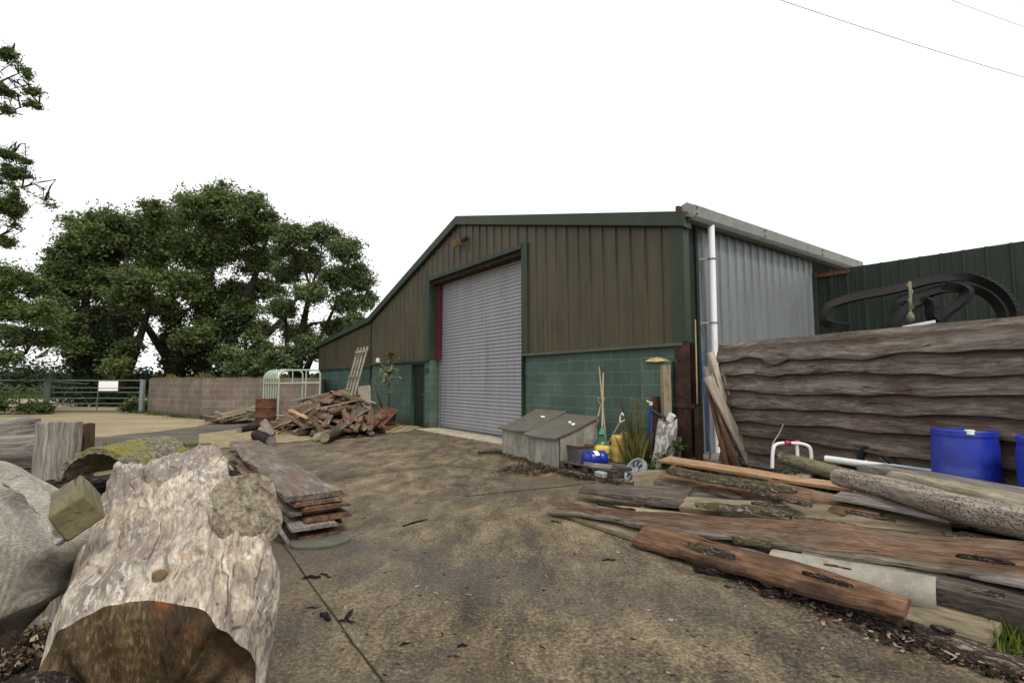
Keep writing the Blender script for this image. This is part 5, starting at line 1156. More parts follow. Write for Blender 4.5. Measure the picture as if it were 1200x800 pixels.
# ------------------------------------------------------------------ waste timber heap left of the door
rh = random.Random(5); HC = Vector((-5.05, 14.75, 0)); hx = Vector((-.5864, .81, 0)); hy = Vector((.81, .5864, 0))
HGp = 'weathered slabs in the waste timber heap'; hm = ['brown', 'brown', 'darkgrey', 'red', 'orange', 'red', 'brown', 'brown']
def hheight(u, v): return max(0, 1.05 * (1 - (u / 2.5) ** 2) * (1 - (v / 1.35) ** 2))
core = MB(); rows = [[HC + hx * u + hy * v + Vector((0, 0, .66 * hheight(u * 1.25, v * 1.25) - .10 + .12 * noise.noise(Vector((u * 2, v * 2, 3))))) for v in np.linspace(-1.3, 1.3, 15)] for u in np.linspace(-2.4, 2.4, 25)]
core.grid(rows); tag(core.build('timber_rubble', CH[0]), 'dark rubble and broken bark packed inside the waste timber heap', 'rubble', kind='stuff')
for i in range(150):
    u = rh.uniform(-2.0, 2.0); v = rh.uniform(-1.15, .7); hh = hheight(u, v); z = hh * rh.uniform(.45, 1.0) + .05
    c = HC + hx * u + hy * v + Vector((0, 0, z)); a = rh.gauss(0.25, .55) + (math.pi / 2 if rh.random() < .3 else 0); dv = hx * math.cos(a) + hy * math.sin(a); L = rh.uniform(.45, 1.6)
    gr = (hheight(u + math.cos(a) * .3, v + math.sin(a) * .3) - hheight(u - math.cos(a) * .3, v - math.sin(a) * .3)) / .6
    dv = (dv + Vector((0, 0, max(-.45, min(.45, gr * .7)) + rh.gauss(0, .06)))).normalized(); w_ = rh.uniform(.10, .30); th = rh.uniform(.02, .06)
    A, B = c - dv * L / 2, c + dv * L / 2
    for q in (A, B):
        if q.z < .05: q.z = .05
    if rh.random() < .06:
        log('weathered split slab or branch piece lying loose in the waste timber heap', A, B, rh.uniform(.06, .12), rh.uniform(.05, .1), rh.choice([M_barkd, M_bark, W['brown']]), HGp, 'waste_slab', 'timber', .1, W['tan'])
    else:
        P_('weathered split slab or branch piece lying loose in the waste timber heap', A, B, w_, th, W[rh.choice(hm)], roll=rh.gauss(0, 14), wany=.045, group=HGp, name='waste_slab', cat='timber', taper=(rh.uniform(.6, 1), rh.uniform(.6, 1)))
P_('long fresh orange batten across the top of the waste timber heap', D(340, 470, 14.4), D(410, 456, 16.2), .09, .05, W['fresh'], name='batten', cat='batten')
P_('long tan board just below the orange batten on the heap', D(338, 478, 14.0), D(408, 462, 15.7), .12, .05, W['tan'], name='plank')
P_('reddish board slanting down the left side of the heap', D(331, 482, 13.6), D(362, 503, 13.1), .14, .04, W['red'], name='plank')
P_('pale orange board slanting down beside the reddish one', D(340, 480, 13.8), D(362, 490, 13.4), .14, .04, W['fresh'], name='plank')
P_('grey slab end propped upright at the left tip of the heap', D(308, 494, 13.4), D(320, 510, 13.0), .2, .06, W['grey'], roll=50, name='plank')
log('short bark covered log lying at the left tip of the heap', G(300, 509, .12), G(318, 516, .12), .12, .11, M_barkd, endmat=W['grey'])
log('short log with a pale sawn end low in the middle of the heap', G(380, 512, .16), D(420, 496, 15.2), .12, .10, M_bark, endmat=W['tan'])
log('second short log with a pale sawn end low in the heap', D(397, 501, 13.3), D(430, 492, 15), .11, .10, W['brown'], endmat=W['tan'])
P_('pale faced slab leaning low at the front of the heap', G(368, 512, .1), G(385, 507, .2), .26, .06, W['tan'], wany=.05, roll=30, name='plank')
# rusted sheet
rs = thing('rusty_sheet', 'folded rust red steel sheet on the right end of the waste heap', 'steel sheet', (0, 0, 0))
m = MB(); q = [D(428, 487, 15.4), D(452, 476, 15.6), D(467, 480, 15.2), D(446, 503, 14.6), D(432, 497, 14.6)]; nrm = Vector((-.2, .5, .3)) * .02
m.add(q + [p + nrm for p in q], [(0, 1, 2, 3, 4), (9, 8, 7, 6, 5)] + [(i, (i + 1) % 5, (i + 1) % 5 + 5, i + 5) for i in range(5)]); m.build('upper_sheet', M_rust, rs)
m = MB(); q = [D(447, 500, 14.4), D(461, 500, 14.7), D(447, 511, 14.2), D(440, 507, 14.2)]; m.add(q + [p + nrm for p in q], [(0, 1, 2, 3), (7, 6, 5, 4)] + [(i, (i + 1) % 4, (i + 1) % 4 + 4, i + 4) for i in range(4)]); m.build('lower_flap', M_rust, rs)
m = MB(); a, b = D(424, 452, 16.2), D(430, 485, 15.9); m.bar(D(427, 452, 16.9), D(428, 488, 16.7), .42, .06, 0, (0, 1, 0)); tag(m.build('stone_slab', plain('pinkish grey slab', (.26, .22, .19), .9, .15, scale=5, dirt=(.15, .13, .1)), bevel=.01), 'upright grey stone slab standing behind the waste timber heap', 'slab')
P_('thin rust brown board leaning alone on the green wall behind the heap', D(448, 478, 16.9), D(436, 446, 17.6), .16, .03, W['red'], roll=40, name='leaning_board', cat='board')
# ladder-like rack
ld = thing('slatted_rack', 'pale slatted wooden rack leaning on the barn above the waste heap', 'rack', BL(-6.25, -.75, 0), BROT)
tl = .62
for x in (-.52, -.17, .17, .52): m = MB(); m.bar((x, 0, .25), (x + .06, tl, 2.72), .06, .05, 0, (0, -1, 0)); m.build('upright', W['pale'], ld)
for f in (.1, .55, .93): m = MB(); z = .25 + 2.47 * f; m.bar((-.58 + .06 * f, tl * f - .045, z), (.58 + .06 * f, tl * f - .045, z), .08, .03, 0, (0, -1, 0)); m.build('cross_slat', W['pale'], ld)
# potted tree
pt = thing('potted_tree', 'thin standard tree with pale leaves in a black pot by the side door', 'potted tree', BL(-2.55, -.55, 0), BROT)
m = MB(); m.lathe([(0, 0), (.2, 0), (.27, .38), (.29, .38), (.29, .41), (.25, .41), (.24, .36), (0, .36)], 28, cap=False); m.build('pot', plain('black pot', (.018, .018, .02), .5, .4), pt, smooth=40)
m = MB(); m.tube([(0, 0, .3), (.02, .02, .9), (-.01, .0, 1.4), (.02, .05, 2.1), (.0, .1, 2.45)], 0, 8, rr=[.022, .019, .015, .009, .004])
for i in range(18):
    a = rh.uniform(0, 6.28); z0 = rh.uniform(1.2, 2.0); e = Vector((math.cos(a) * .36, math.sin(a) * .36, z0 + rh.uniform(.05, .35))); m.tube([(0, .02, z0), Vector((0, .02, z0)).lerp(e, .5) + Vector((0, 0, .04)), e], 0, 5, rr=[.007, .005, .002])
m.build('stem', M_trunk, pt)
rng = np.random.default_rng(3); pts = [];
for c_, r_, n_ in (((0, .02, 1.75), (.42, .36, .3), 420), ((.05, .0, 1.5), (.36, .3, .22), 260), ((0, .0, 1.15), (.14, .14, .3), 60)): pts += cluster_points(rng, c_, r_, n_, -.05, 4)
leaf_object('foliage', pts, .05, leafmat('variegated leaves', (.10, .145, .06), (.36, .40, .23), .25), pt, .5, seed=4)
leaf_object('brown_foliage', cluster_points(rng, (0.02, .08, 2.25), (.30, .24, .2), 190, -.05, 4), .045, leafmat('brown leaves', (.07, .05, .02), (.22, .16, .08), .2), pt, .5, seed=5)
bush('dry_plant', 'low brown dry plant around the black pot by the side door', BL(-2.3, -.75, 0), [(-.3, 0, .25, .28, .3), (.3, -.05, .2, .2, .25)], 420, .04, leafmat('dead leaves', (.05, .04, .015), (.15, .12, .05), .2), 'plant', seed=19)
# rusty oil drum
rd = thing('oil_drum', 'rust red steel oil drum beside the waste timber heap', 'drum', (D(311, 490, 16.2).x, 16.2, 0))
m = MB(); m.lathe([(0, 0), (.29, 0), (.30, .02), (.30, .27), (.312, .29), (.30, .31), (.30, .56), (.312, .58), (.30, .60), (.30, .83), (.308, .85), (.295, .86), (.285, .8), (.28, .3), (0, .3)], 36, cap=False); m.build('body', M_rust, rd, smooth=40)
# broken pallets by the wall
for q, (px, py, Y, rz, tl_, lb) in enumerate(((283, 488, 17.2, .5, (8, -14), 'mossy broken pallet tilted on top of the scrap by the block wall'), (268, 494, 17.2, 1.2, (-3, 6), 'lower broken pallet half under the mossy one'))):
    p = D(px, py, Y); pallet(lb, (p.x, p.y, max(.02, p.z - .1) + (.18 if q == 0 else 0)), rz, 1.1, .9, tl_, W['tan'] if q == 0 else W['brown'])
for q in range(10):
    p = Vector((D(278, 490, 17.0).x + rh.uniform(-.9, .9), 17.0 + rh.uniform(-.4, .5), rh.uniform(.05, .45))); a = rh.uniform(-.6, .6); dv = Vector((math.cos(a), math.sin(a), rh.uniform(-.25, .25))) * rh.uniform(.35, .7)
    P_('loose broken slat in the scrap before the block wall', p - dv, p + dv, .1, .03, W[rh.choice(['tan', 'brown', 'grey'])], roll=rh.gauss(0, 20), name='broken_slat', cat='slat', group='loose slats in the scrap by the block wall')
log('dark log lying by the rusty oil drum', G(280, 503, .1), G(300, 500, .1), .09, .1, M_barkd, endmat=W['grey'])
P_('dark stick lying across the ribbed concrete', G(270, 517, .03), G(300, 514, .03), .03, .02, W['brown'], name='stick', cat='stick')
# ------------------------------------------------------------------ board stack
SG = 'boards of the low stack in the yard'
na = Vector((-1.72, 4.62, 0)); fa = Vector((-4.55, 8.75, 0)); dx_ = (fa - na).normalized(); sy_ = Vector((-dx_.y, dx_.x, 0))
lays = [('red', .36, .03, 'lowest board of the yard stack, sticking out towards the flat stone'), ('brown', .40, .028, 'second board from the bottom of the yard stack'), ('grey', .38, .03, 'third grey board low in the yard stack'), ('orange', .40, .032, 'orange edged middle board of the yard stack'),
        ('darkgrey', .42, .03, 'dark board in the upper half of the yard stack'), ('brown', .40, .03, 'brown split board near the top of the yard stack'), ('red', .42, .034, 'board just under the wet topmost one of the yard stack')]
W['wet'] = wood('wet purple brown slab', (.030, .022, .016), (.120, .088, .067), (.34, .285, .24), .7, stain=(.12, .065, .032), stain_at=.52, rough=.42, spec=.45, rnd=.1)
z = .03
for i, (mt, w_, th, lb) in enumerate(lays):
    e0 = (-.03, .05, -.07, .02, .12, .04, .09)[i]; sk_ = (.03, -.02, .05, -.04, .02, -.03, .01)[i]
    P_(lb, na + dx_ * e0 + sy_ * (sk_ * 1.7 - .03) + Vector((0, 0, z + th / 2)), fa + dx_ * rh.uniform(-.7, .2) + sy_ * rh.uniform(-.08, .08) + Vector((0, 0, z + th / 2 + .01)), w_, th, W[mt], wany=.05, group=SG, name='stack_board', cat='board', bow=.004); z += th + .013
P_('wet purple brown slab with a knot, topmost on the yard stack', na + dx_ * .12 + Vector((0, 0, z + .025)), fa + dx_ * .05 + Vector((0, 0, z + .025)), .46, .05, W['wet'], wany=.05, group=SG, name='stack_board', cat='board')
P_('grey board leaning on edge along the side of the yard stack', na + dx_ * -.02 + sy_ * .29 + Vector((0, 0, .085)), na + dx_ * 3.6 + sy_ * .33 + Vector((0, 0, .12)), .20, .03, W['grey'], roll=62, wany=.01, name='plank')
P_('dark ragged slab packed under the edge of the wet topmost slab', na + dx_ * .7 + sy_ * .24 + Vector((0, 0, .19)), na + dx_ * 3.4 + sy_ * .24 + Vector((0, 0, .2)), .18, .05, W['brown'], roll=35, wany=.05, name='plank')
m = MB(); c0 = G(368, 641); rows = []
for zz, k_ in ((.004, 1), (.028, 1), (.032, .95)): rows.append([Vector((c0.x + math.cos(a) * .25 * k_ * (1 + .1 * math.sin(3 * a)), c0.y + .10 + math.sin(a) * .21 * k_ * (1 + .12 * math.sin(2 * a + 1)), zz)) for a in np.linspace(0, 2 * math.pi, 29)[:-1]])
m.grid(rows, closed=True); m.f.append(tuple(range(56, 84))); m.m.append(0); tag(m.build('flat_stone', plain('flat grey stone', (.085, .08, .066), .8, .2, scale=5, dirt=(.12, .12, .07)), smooth=40), 'flat pale grey stone under the near end of the yard stack', 'stone')

# ------------------------------------------------------------------ the big gnarled log
k = NT('barkless silver log', .78, .25)
RZ = math.atan2(1.35, -.80)            # trunk direction
base = k.co('Object', (1, 1, 1))
wob = k.n('ShaderNodeTexNoise'); k.l(base, wob.inputs['Vector']); wob.inputs['Scale'].default_value = 2.6; wob.inputs['Detail'].default_value = 3
vm = k.n('ShaderNodeVectorMath', operation='MULTIPLY_ADD'); k.l(wob.outputs['Color'], vm.inputs[0]); vm.inputs[1].default_value = (.05, .08, .065); k.l(base, vm.inputs[2])
def mapped(sc, loc=(0, 0, 0)):
    mp = k.n('ShaderNodeMapping'); k.l(vm.outputs[0], mp.inputs[0]); mp.inputs['Scale'].default_value = sc; mp.inputs['Location'].default_value = loc; return mp.outputs[0]
g1 = k.noise(mapped((1.6, 24, 24)), 1.5, 9, .7, .5); g2 = k.noise(mapped((5, 95, 95)), 1.2, 5, .7); pat = k.noise(mapped((1.1, 2.2, 2.2), (4, 1, 2)), 1.7, 6, .62, .8)
fl_ = k.noise(mapped((11, 60, 60), (1, 8, 3)), 1.0, 7, .7, .3); f2_ = k.noise(mapped((2.2, 3.6, 3.6), (8, 3, 1)), 1.6, 4, .6)
c = k.ramp(k.math('MULTIPLY_ADD', g2, .35, k.math('MULTIPLY', g1, .65)), [(.35, (.06, .044, .030)), (.44, (.215, .168, .120)), (.53, (.40, .34, .262)), (.67, (.66, .59, .48))])
c = k.mix(k.ramp(pat, [(.42, .85), (.55, 0.0)]), c, k.mix(g1, (.06, .046, .037), (.27, .222, .186)))
c = k.mix(k.ramp(pat, [(.60, 0.0), (.70, .7)]), c, k.mix(g1, (.13, .065, .03), (.42, .27, .15)))
flake = k.math('MULTIPLY', k.ramp(fl_, [(.50, 0.0), (.58, 1.0)]), k.ramp(f2_, [(.42, 0.0), (.62, 1.0)]))
c = k.mix(k.math('MULTIPLY', flake, .6), c, k.mix(g2, (.52, .49, .43), (.84, .82, .77)))
pit = k.voro(mapped((14, 42, 42)), 1.0); pm = k.math('MULTIPLY', k.ramp(pit, [(.1, 1.0), (.2, 0.0)]), k.ramp(pat, [(.45, 1.0), (.55, 0.0)]))
c = k.mix(k.math('MULTIPLY', pm, .8), c, (.045, .036, .03))
crk = k.n('ShaderNodeTexVoronoi', feature='DISTANCE_TO_EDGE'); k.l(mapped((.9, 7, 7), (2, 2, 2)), crk.inputs['Vector']); crk.inputs['Scale'].default_value = .9
ck = k.math('MULTIPLY', k.ramp(crk.outputs['Distance'], [(.0, 1.0), (.018, 0.0)]), k.ramp(f2_, [(.40, 1.0), (.52, 0.0)]))
c = k.mix(ck, c, (.02, .015, .012))
h = k.math('SUBTRACT', k.math('ADD', k.math('ADD', g1, k.math('MULTIPLY', g2, .4)), k.math('MULTIPLY', flake, .5)), k.math('ADD', k.math('MULTIPLY', ck, 1.2), k.math('MULTIPLY', pm, .8)))
M_log = k.out(c, h, .5, .011)
k = NT('dark sawn log end', .6, .3)
n1 = k.noise(k.co('Object', (1, 1, 1)), 3.2, 7, .62, .8); n2 = k.noise(k.co('Object', (3, 70, 22), rot=(R(38), 0, 0)), 1.4, 6, .7, .4); wv = k.n('ShaderNodeTexWave', wave_type='RINGS', rings_direction='X'); k.l(k.co('Object', (1, 1, 1)), wv.inputs[0]); wv.inputs['Scale'].default_value = 9; wv.inputs['Distortion'].default_value = 4; wv.inputs['Detail'].default_value = 3
c = k.ramp(k.math('MULTIPLY_ADD', n2, .5, k.math('MULTIPLY', n1, .5)), [(.38, (.014, .009, .005)), (.5, (.075, .047, .021)), (.62, (.24, .18, .085))])
c = k.mix(k.ramp(k.noise(k.co('Object', loc=(1.2, .3, .4)), 3.0, 5, .6, .4), [(.56, 0.0), (.66, .8)]), c, k.mix(n2, (.12, .03, .006), (.34, .12, .025)))
c = k.mix(k.math('MULTIPLY', wv.outputs['Fac'], .5), c, (.04, .026, .011))
M_cut = k.out(c, k.math('ADD', n2, k.math('MULTIPLY', n1, .6)), .6, .015)
k = NT('mossy sawn branch end', .9, .1)
n1 = k.noise(k.co('Object'), 9, 8, .75, 1.2); n2 = k.noise(k.co('Object'), 60, 5, .7); c = k.ramp(k.math('MULTIPLY_ADD', n2, .4, k.math('MULTIPLY', n1, .6)), [(.40, (.07, .053, .036)), (.5, (.23, .195, .14)), (.64, (.47, .425, .335))])
c = k.mix(k.ramp(n1, [(.56, 0.0), (.68, .6)]), c, (.19, .15, .06)); M_stub = k.out(c, k.math('ADD', n1, n2), .8, .02)

W['sawn'] = wood('torn tan end wood', (.04, .026, .014), (.13, .09, .05), (.26, .20, .12), .5, stain=(.07, .045, .02), stain_at=.55, bump=.6, rnd=.02)
LO = Vector((-1.0, 1.42, .42)); LM = Matrix.Translation(LO) @ Matrix.Rotation(RZ, 4, 'Z'); LI = LM.inverted()
KEY = [  # distance, left x, right x, top z, bottom z
    (1.44, -1.32, -.685, .80, .03), (1.58, -1.42, -.75, .84, .02), (1.75, -1.51, -.81, .865, .02), (2.0, -1.68, -.93, .925, .02), (2.2, -1.83, -1.045, .965, .02), (2.4, -1.99, -1.22, .995, .02), (2.55, -2.12, -1.36, 1.015, .02), (2.68, -2.22, -1.47, .985, .03), (2.78, -2.24, -1.56, .88, .06), (2.86, -2.16, -1.66, .70, .1)]
def kv(t):
    f = t * (len(KEY) - 1); i = min(int(f), len(KEY) - 2); f -= i; f = f * f * (3 - 2 * f) * .35 + f * .65
    return [a + (b - a) * f for a, b in zip(KEY[i], KEY[i + 1])]
def logpt(t, a, inset=1.0):
    Y, xl, xr, zt, zb = kv(t); cx, hw, cz, hh = (xl + xr) / 2, (xr - xl) / 2, (zt + zb) / 2, (zt - zb) / 2
    c_, s_ = math.cos(a), math.sin(a); e = .82
    x = math.copysign(abs(c_) ** e, c_); zz = math.copysign(abs(s_) ** e, s_)
    q = Vector((x, zz, t * 2.2))
    rip = .055 * noise.noise(Vector((c_ * 2.3, s_ * 2.3, t * 1.4 + 5))) + .032 * noise.noise(Vector((c_ * 6 + .8 * math.sin(t * 4), s_ * 6, t * 2.2))) + .012 * noise.noise(Vector((c_ * 15 + math.sin(t * 5), s_ * 15, t * 4)))
    top_ = max(0, s_)
    # root crest at the far right, long fold across the top
    rip *= min(1, .25 + t * 4)
    rip += .10 * math.exp(-((t - .72) / .10) ** 2 - ((a - 1.05) / .30) ** 2) - .035 * math.exp(-((t - .55) / .22) ** 2 - ((a - 1.72 - (t - .5) * .9) / .07) ** 2) + .03 * math.exp(-((t - .55) / .22) ** 2 - ((a - 1.86 - (t - .5) * .9) / .10) ** 2)
    rip += .05 * math.exp(-((t - .86) / .08) ** 2 - ((a - 2.2) / .5) ** 2) + .04 * math.exp(-((t - .3) / .14) ** 2 - ((a - .5) / .3) ** 2)
    sc_ = 1 + rip / .36
    slant = .16 * (1 - t) ** 3 * (-c_) * 0
    return Vector((cx + x * hw * inset * sc_, Y + slant + (1 - t) ** 6 * .05 * noise.noise(Vector((c_ * 3, s_ * 3, 8))) , cz + zz * hh * inset * sc_ + 0))
big = thing('gnarled_log', 'huge pale barkless log butt with dark sawn end, closest to the viewer', 'log', (0, 0, 0)); big.matrix_basis = LM
m = MB(); na_ = 176; nt_ = 130
m.grid([[LI @ logpt(t, a) for a in np.linspace(0, 2 * math.pi, na_ + 1)[:-1]] for t in np.linspace(0, 1, nt_)], closed=True)
m.f.append(tuple(range(len(m.v) - na_, len(m.v)))); m.m.append(0); m.build('trunk', M_log, big, smooth=180)
# sawn end: two facets with a torn step between them
m = MB(); rows = []
for f in np.linspace(1, 0.0, 26):
    row = []
    for a in np.linspace(0, 2 * math.pi, na_ + 1)[:-1]:
        p = logpt(0, a, .0 + f); step = 1 / (1 + math.exp(-(p.x + .745 + (.80 - p.z) * .75 + .03 * noise.noise(Vector((p.z * 9, 1, 1)))) / .008))
        bl_ = min(1, (1 - f) * 9); p = p + Vector((0, bl_ * (.07 * step + .014 * noise.noise(Vector((p.x * 6, p.z * 6, 2))) + .006 * noise.noise(Vector((p.x * 30, p.z * 9, 2))) - .01), 0)); row.append(LI @ p)
    rows.append(row)
m.grid(rows, closed=True)
for fi, f in enumerate(m.f):
    p = LM @ Vector(m.v[f[0]])
    if p.x + .745 + (.80 - p.z) * .75 + .03 * noise.noise(Vector((p.z * 9, 1, 1))) > 0: m.m[fi] = 1
m.build('sawn_end', [M_cut, W['sawn']], big, smooth=180)
# sawn branch stub on the right flank
def stub(cpx, cpy, Y, r0, r1, d, L, name, mats, par, flat=.8):
    c = D(cpx, cpy, Y); d = Vector(d).normalized(); u = Vector((0, 0, 1)); u = (u - d * u.dot(d)).normalized(); v = d.cross(u); rows = []
    for i in range(10):
        f = i / 9; r = r0 + (r1 - r0) * (1 - (1 - f) ** 2.2)
        rows.append([LI @ (c - d * L * (1 - f) + (u * math.cos(a) * r + v * math.sin(a) * r * flat) * (1 + .22 * noise.noise(Vector((math.cos(a) * 1.6, math.sin(a) * 1.6, f * 1.5 + cpx))))) for a in np.linspace(0, 2 * math.pi, 49)[:-1]])
    m = MB(); m.grid(rows, closed=True); sb = m.build(name, mats[0], par, smooth=180)
    last = [LM @ p for p in rows[-1]]; cc = sum(last, Vector()) / 48; m = MB(); rr = []
    for f in np.linspace(1, .0, 12): rr.append([LI @ (cc.lerp(p, f) + d * (.003 + .010 * (1 - f) * (1 + noise.noise(p * 20)) * (1 if f < 1 else 0) + .007 * noise.noise(cc.lerp(p, f) * 25) * (1 if f < 1 else 0))) for p in last])
    m.grid(rr, closed=True); return m.build('sawn_face', mats[1], sb, smooth=180)
stub(289, 598, 2.03, .30, .155, (.72, -.48, .52), .30, 'branch_stub', (M_log, M_stub), big, .86)
stub(187, 674, 1.53, .05, .019, (.1, -.6, .8), .06, 'knot', (M_log, plain('brown knot', (.13, .085, .045), .9, .1, scale=30, dirt=(.05, .03, .015))), big, 1)
stub(172, 577, 2.35, .07, .035, (.0, -.5, .85), .05, 'knot', (M_log, M_stub), big, .6)

# ------------------------------------------------------------------ sack, block and timbers at the left
k = NT('woven pale sack', .95, .08)
w1 = k.n('ShaderNodeTexWave', wave_type='BANDS', bands_direction='X'); k.l(k.co('Object'), w1.inputs[0]); w1.inputs['Scale'].default_value = 42; w1.inputs['Distortion'].default_value = 1.2
w2 = k.n('ShaderNodeTexWave', wave_type='BANDS', bands_direction='Z'); k.l(k.co('Object'), w2.inputs[0]); w2.inputs['Scale'].default_value = 46; w2.inputs['Distortion'].default_value = 1.2
n1 = k.noise(k.co('Object'), 4.5, 7, .68, .5); n2 = k.noise(k.co('Object'), 70, 4, .65)
c = k.ramp(k.math('MULTIPLY_ADD', n2, .4, k.math('MULTIPLY', n1, .6)), [(.34, (.15, .135, .11)), (.5, (.31, .29, .245)), (.64, (.50, .475, .415))])
wv_ = k.math('MULTIPLY', w1.outputs['Fac'], w2.outputs['Fac']); c = k.mix(k.math('MULTIPLY', wv_, .3), c, (.12, .105, .085))
M_sack = k.out(c, k.math('ADD', k.math('MULTIPLY', wv_, -.7), k.math('MULTIPLY', n2, .5)), .55, .006)
SC = Vector((-2.31, 2.05, .70)); m = MB(); rows = []
for i in range(60):
    v = -math.pi / 2 + math.pi * i / 59; row = []
    for j in range(110):
        u = 2 * math.pi * j / 110; cv, sv = math.cos(v), math.sin(v); e = .75
        p = Vector((math.copysign(abs(math.cos(u)) ** e, math.cos(u)) * cv ** .8 * .50, math.copysign(abs(math.sin(u)) ** e, math.sin(u)) * cv ** .8 * .40, math.copysign(abs(sv) ** .85, sv) * .36))
        n_ = p.normalized(); f_ = .075 * noise.noise(p * 2.6 + Vector((3, 1, 0))) + .03 * noise.noise(p * 5.5) - .06 * abs(noise.noise(Vector((p.x * 3 + p.z * 4, p.y * 3, p.z * 2)))) + .006 * noise.noise(p * 16)
        q = p + n_ * f_; q.x += .10 * max(0, -q.z) * -1.6; q.z -= .14 * max(0, (q.x - .12)) * 1.4; row.append(q)
    rows.append(row)
m.grid(rows, closed=True); sack = thing('sack', 'bulging pale woven sack slumped against the left side of the huge log', 'sack', SC)
m.build('sack_body', M_sack, sack, smooth=180)
m = MB(); rows = []
for i in range(40):
    f = i / 39; p = D(14 + 62 * f, 562 + 12 * f + 56 * f * f, 2.02 - .30 * f) - SC; r = .022 + .012 * math.sin(f * 9) * noise.noise(Vector((f * 4, 2, 2)))
    rows.append([p + Vector((math.cos(a) * r * .9, math.sin(a) * r * 1.6, math.sin(a) * r * .6 + .015 * noise.noise(Vector((f * 6, math.cos(a), math.sin(a)))))) for a in np.linspace(0, 2 * math.pi, 13)[:-1]])
m.grid(rows, closed=True); m.f += [tuple(range(12)), tuple(range(len(m.v) - 12, len(m.v)))]; m.m += [0, 0]; m.build('rolled_hem', M_sack, sack, smooth=180)
# squared block
M_blk = wood('mossy squared timber', (.042, .036, .024), (.125, .107, .070), (.28, .25, .18), .7, stain=(.13, .115, .055), stain_at=.5, bump=.5, rnd=.05)
c = D(90, 607, 1.72); far = D(88, 573, 2.0) ; far.z += .0
blk = P_('short squared mossy timber block resting between the sack and the huge log', c, c + (far - c).normalized() * .30, .115, .106, M_blk, roll=-33, wany=.004, name='timber_block', cat='block', rough_end=.003)
bv_ = blk.modifiers.new('edge', 'BEVEL'); bv_.width = .006; bv_.segments = 2; bv_.limit_method = 'ANGLE'
# second log below, at the left edge
log('dark log mostly hidden below the sack at the near left edge', D(-60, 900, .95) + Vector((0, 0, -.10)), D(95, 700, 2.0) + Vector((-.25, .2, -.42)), .17, .16, bark('purple brown bark', (.035, .026, .023), (.12, .09, .08), (.27, .21, .185), .8), endmat=W['brown'])
lm = MB(); rl = random.Random(9)
for _ in range(2600):
    p = D(rl.uniform(4, 72), rl.uniform(700, 790), 1.55) if rl.random() < .5 else D(rl.uniform(25, 80), rl.uniform(665, 760), 1.62)
    p.z = min(p.z, .62) + rl.gauss(0, .02) - .03; p.y += rl.gauss(0, .06); s = rl.uniform(.002, .008)
    X = Matrix.Translation(p) @ Euler((rl.uniform(0, 6), rl.uniform(0, 6), rl.uniform(0, 6))).to_matrix().to_4x4()
    j = [rl.uniform(.5, 1.1) for _ in range(4)]; lm.add([X @ Vector(q) for q in ((-s * 1.6 * j[0], -s * j[1], 0), (s * 1.6 * j[2], -s * j[3], 0), (s * 1.5 * j[1], s * j[0], s * .4), (-s * 1.3, s * j[2], -s * .3))], [(0, 1, 2, 3)], rl.choice([0, 0, 0, 0, 1, 1, 2]))
rows = [[Vector((D(px, 740, Yq).x, Yq, .46 + .05 * noise.noise(Vector((px * .05, Yq * 4, 1))) + .1 * (Yq - 1.5))) for px in range(-40, 100, 10)] for Yq in (1.3, 1.4, 1.5, 1.6, 1.75, 1.9)]
lm.grid(rows, 0)
tag(lm.build('wood_debris', CH[:3]), 'dark crumbled bark and wood chips wedged between the sack and the huge log', 'debris', kind='stuff')
# upright slab and mossy curved piece, weathered rounds
up_b = Vector((D(63, 500, 3.05).x, 3.05, 0))
P_('upright sawn grey slab standing behind the sack, cracks down its face', up_b + Vector((0, .02, 0)), Vector((D(63, 496, 3.05).x, 3.08, D(63, 496, 3.05).z)), .23, .06, W['grey'], roll=-84, wany=.006, name='upright_slab', cat='slab', rough_end=.008)
P_('narrow dark bark edged slab standing just behind the upright grey slab', up_b + Vector((.13, .08, 0)), Vector((D(90, 497, 3.2).x, 3.22, D(90, 499, 3.2).z)), .12, .07, W['brown'], roll=-84, wany=.012, name='upright_slab', cat='slab')
cpn = [D(72, 552, 2.75), D(152, 560, 2.75)]; ctr = (cpn[0] + cpn[1]) / 2; m = MB(); rows = []
ddir = Vector((.12, 1.0, .05)).normalized()
for i in range(26):
    f = i / 25; o_ = ctr + ddir * (.42 * f); row = []
    for r_ in (.0, -.03):
        tt = np.linspace(.15, math.pi - .12, 30)
        for a in (tt if r_ == 0 else tt[::-1]):
            n_ = .012 * noise.noise(Vector((a * 4, f * 5, 3))) + .01 * noise.noise(Vector((a * 12, f * 14, 3)))
            row.append(o_ + Vector((-math.cos(a) * (.215 + r_ + n_) * (1 + .1 * math.sin(i)*0), 0, math.sin(a) * (.20 + r_ + n_) * (1 - .25 * f * 0) - .06)))
    rows.append(row)
m.grid(rows, closed=True); m.f += [tuple(range(60)), tuple(range(len(m.v) - 60, len(m.v)))]; m.m += [0, 0]
k = NT('mossy ridge slab', .95, .1); n1 = k.noise(k.co('Object'), 5, 7, .68, .4); n2 = k.noise(k.co('Object'), 45, 5, .7)
c = k.ramp(n2, [(.34, (.06, .052, .038)), (.52, (.17, .155, .11)), (.68, (.33, .31, .24))]); c = k.mix(k.ramp(n1, [(.50, 0.0), (.62, .85)]), c, k.mix(n2, (.10, .09, .015), (.28, .25, .06)))
tag(m.build('curved_slab', k.out(c, k.math('ADD', n1, n2), .8, .02), smooth=50), 'curved mossy slab arching over a dark hollow behind the timber block', 'slab')
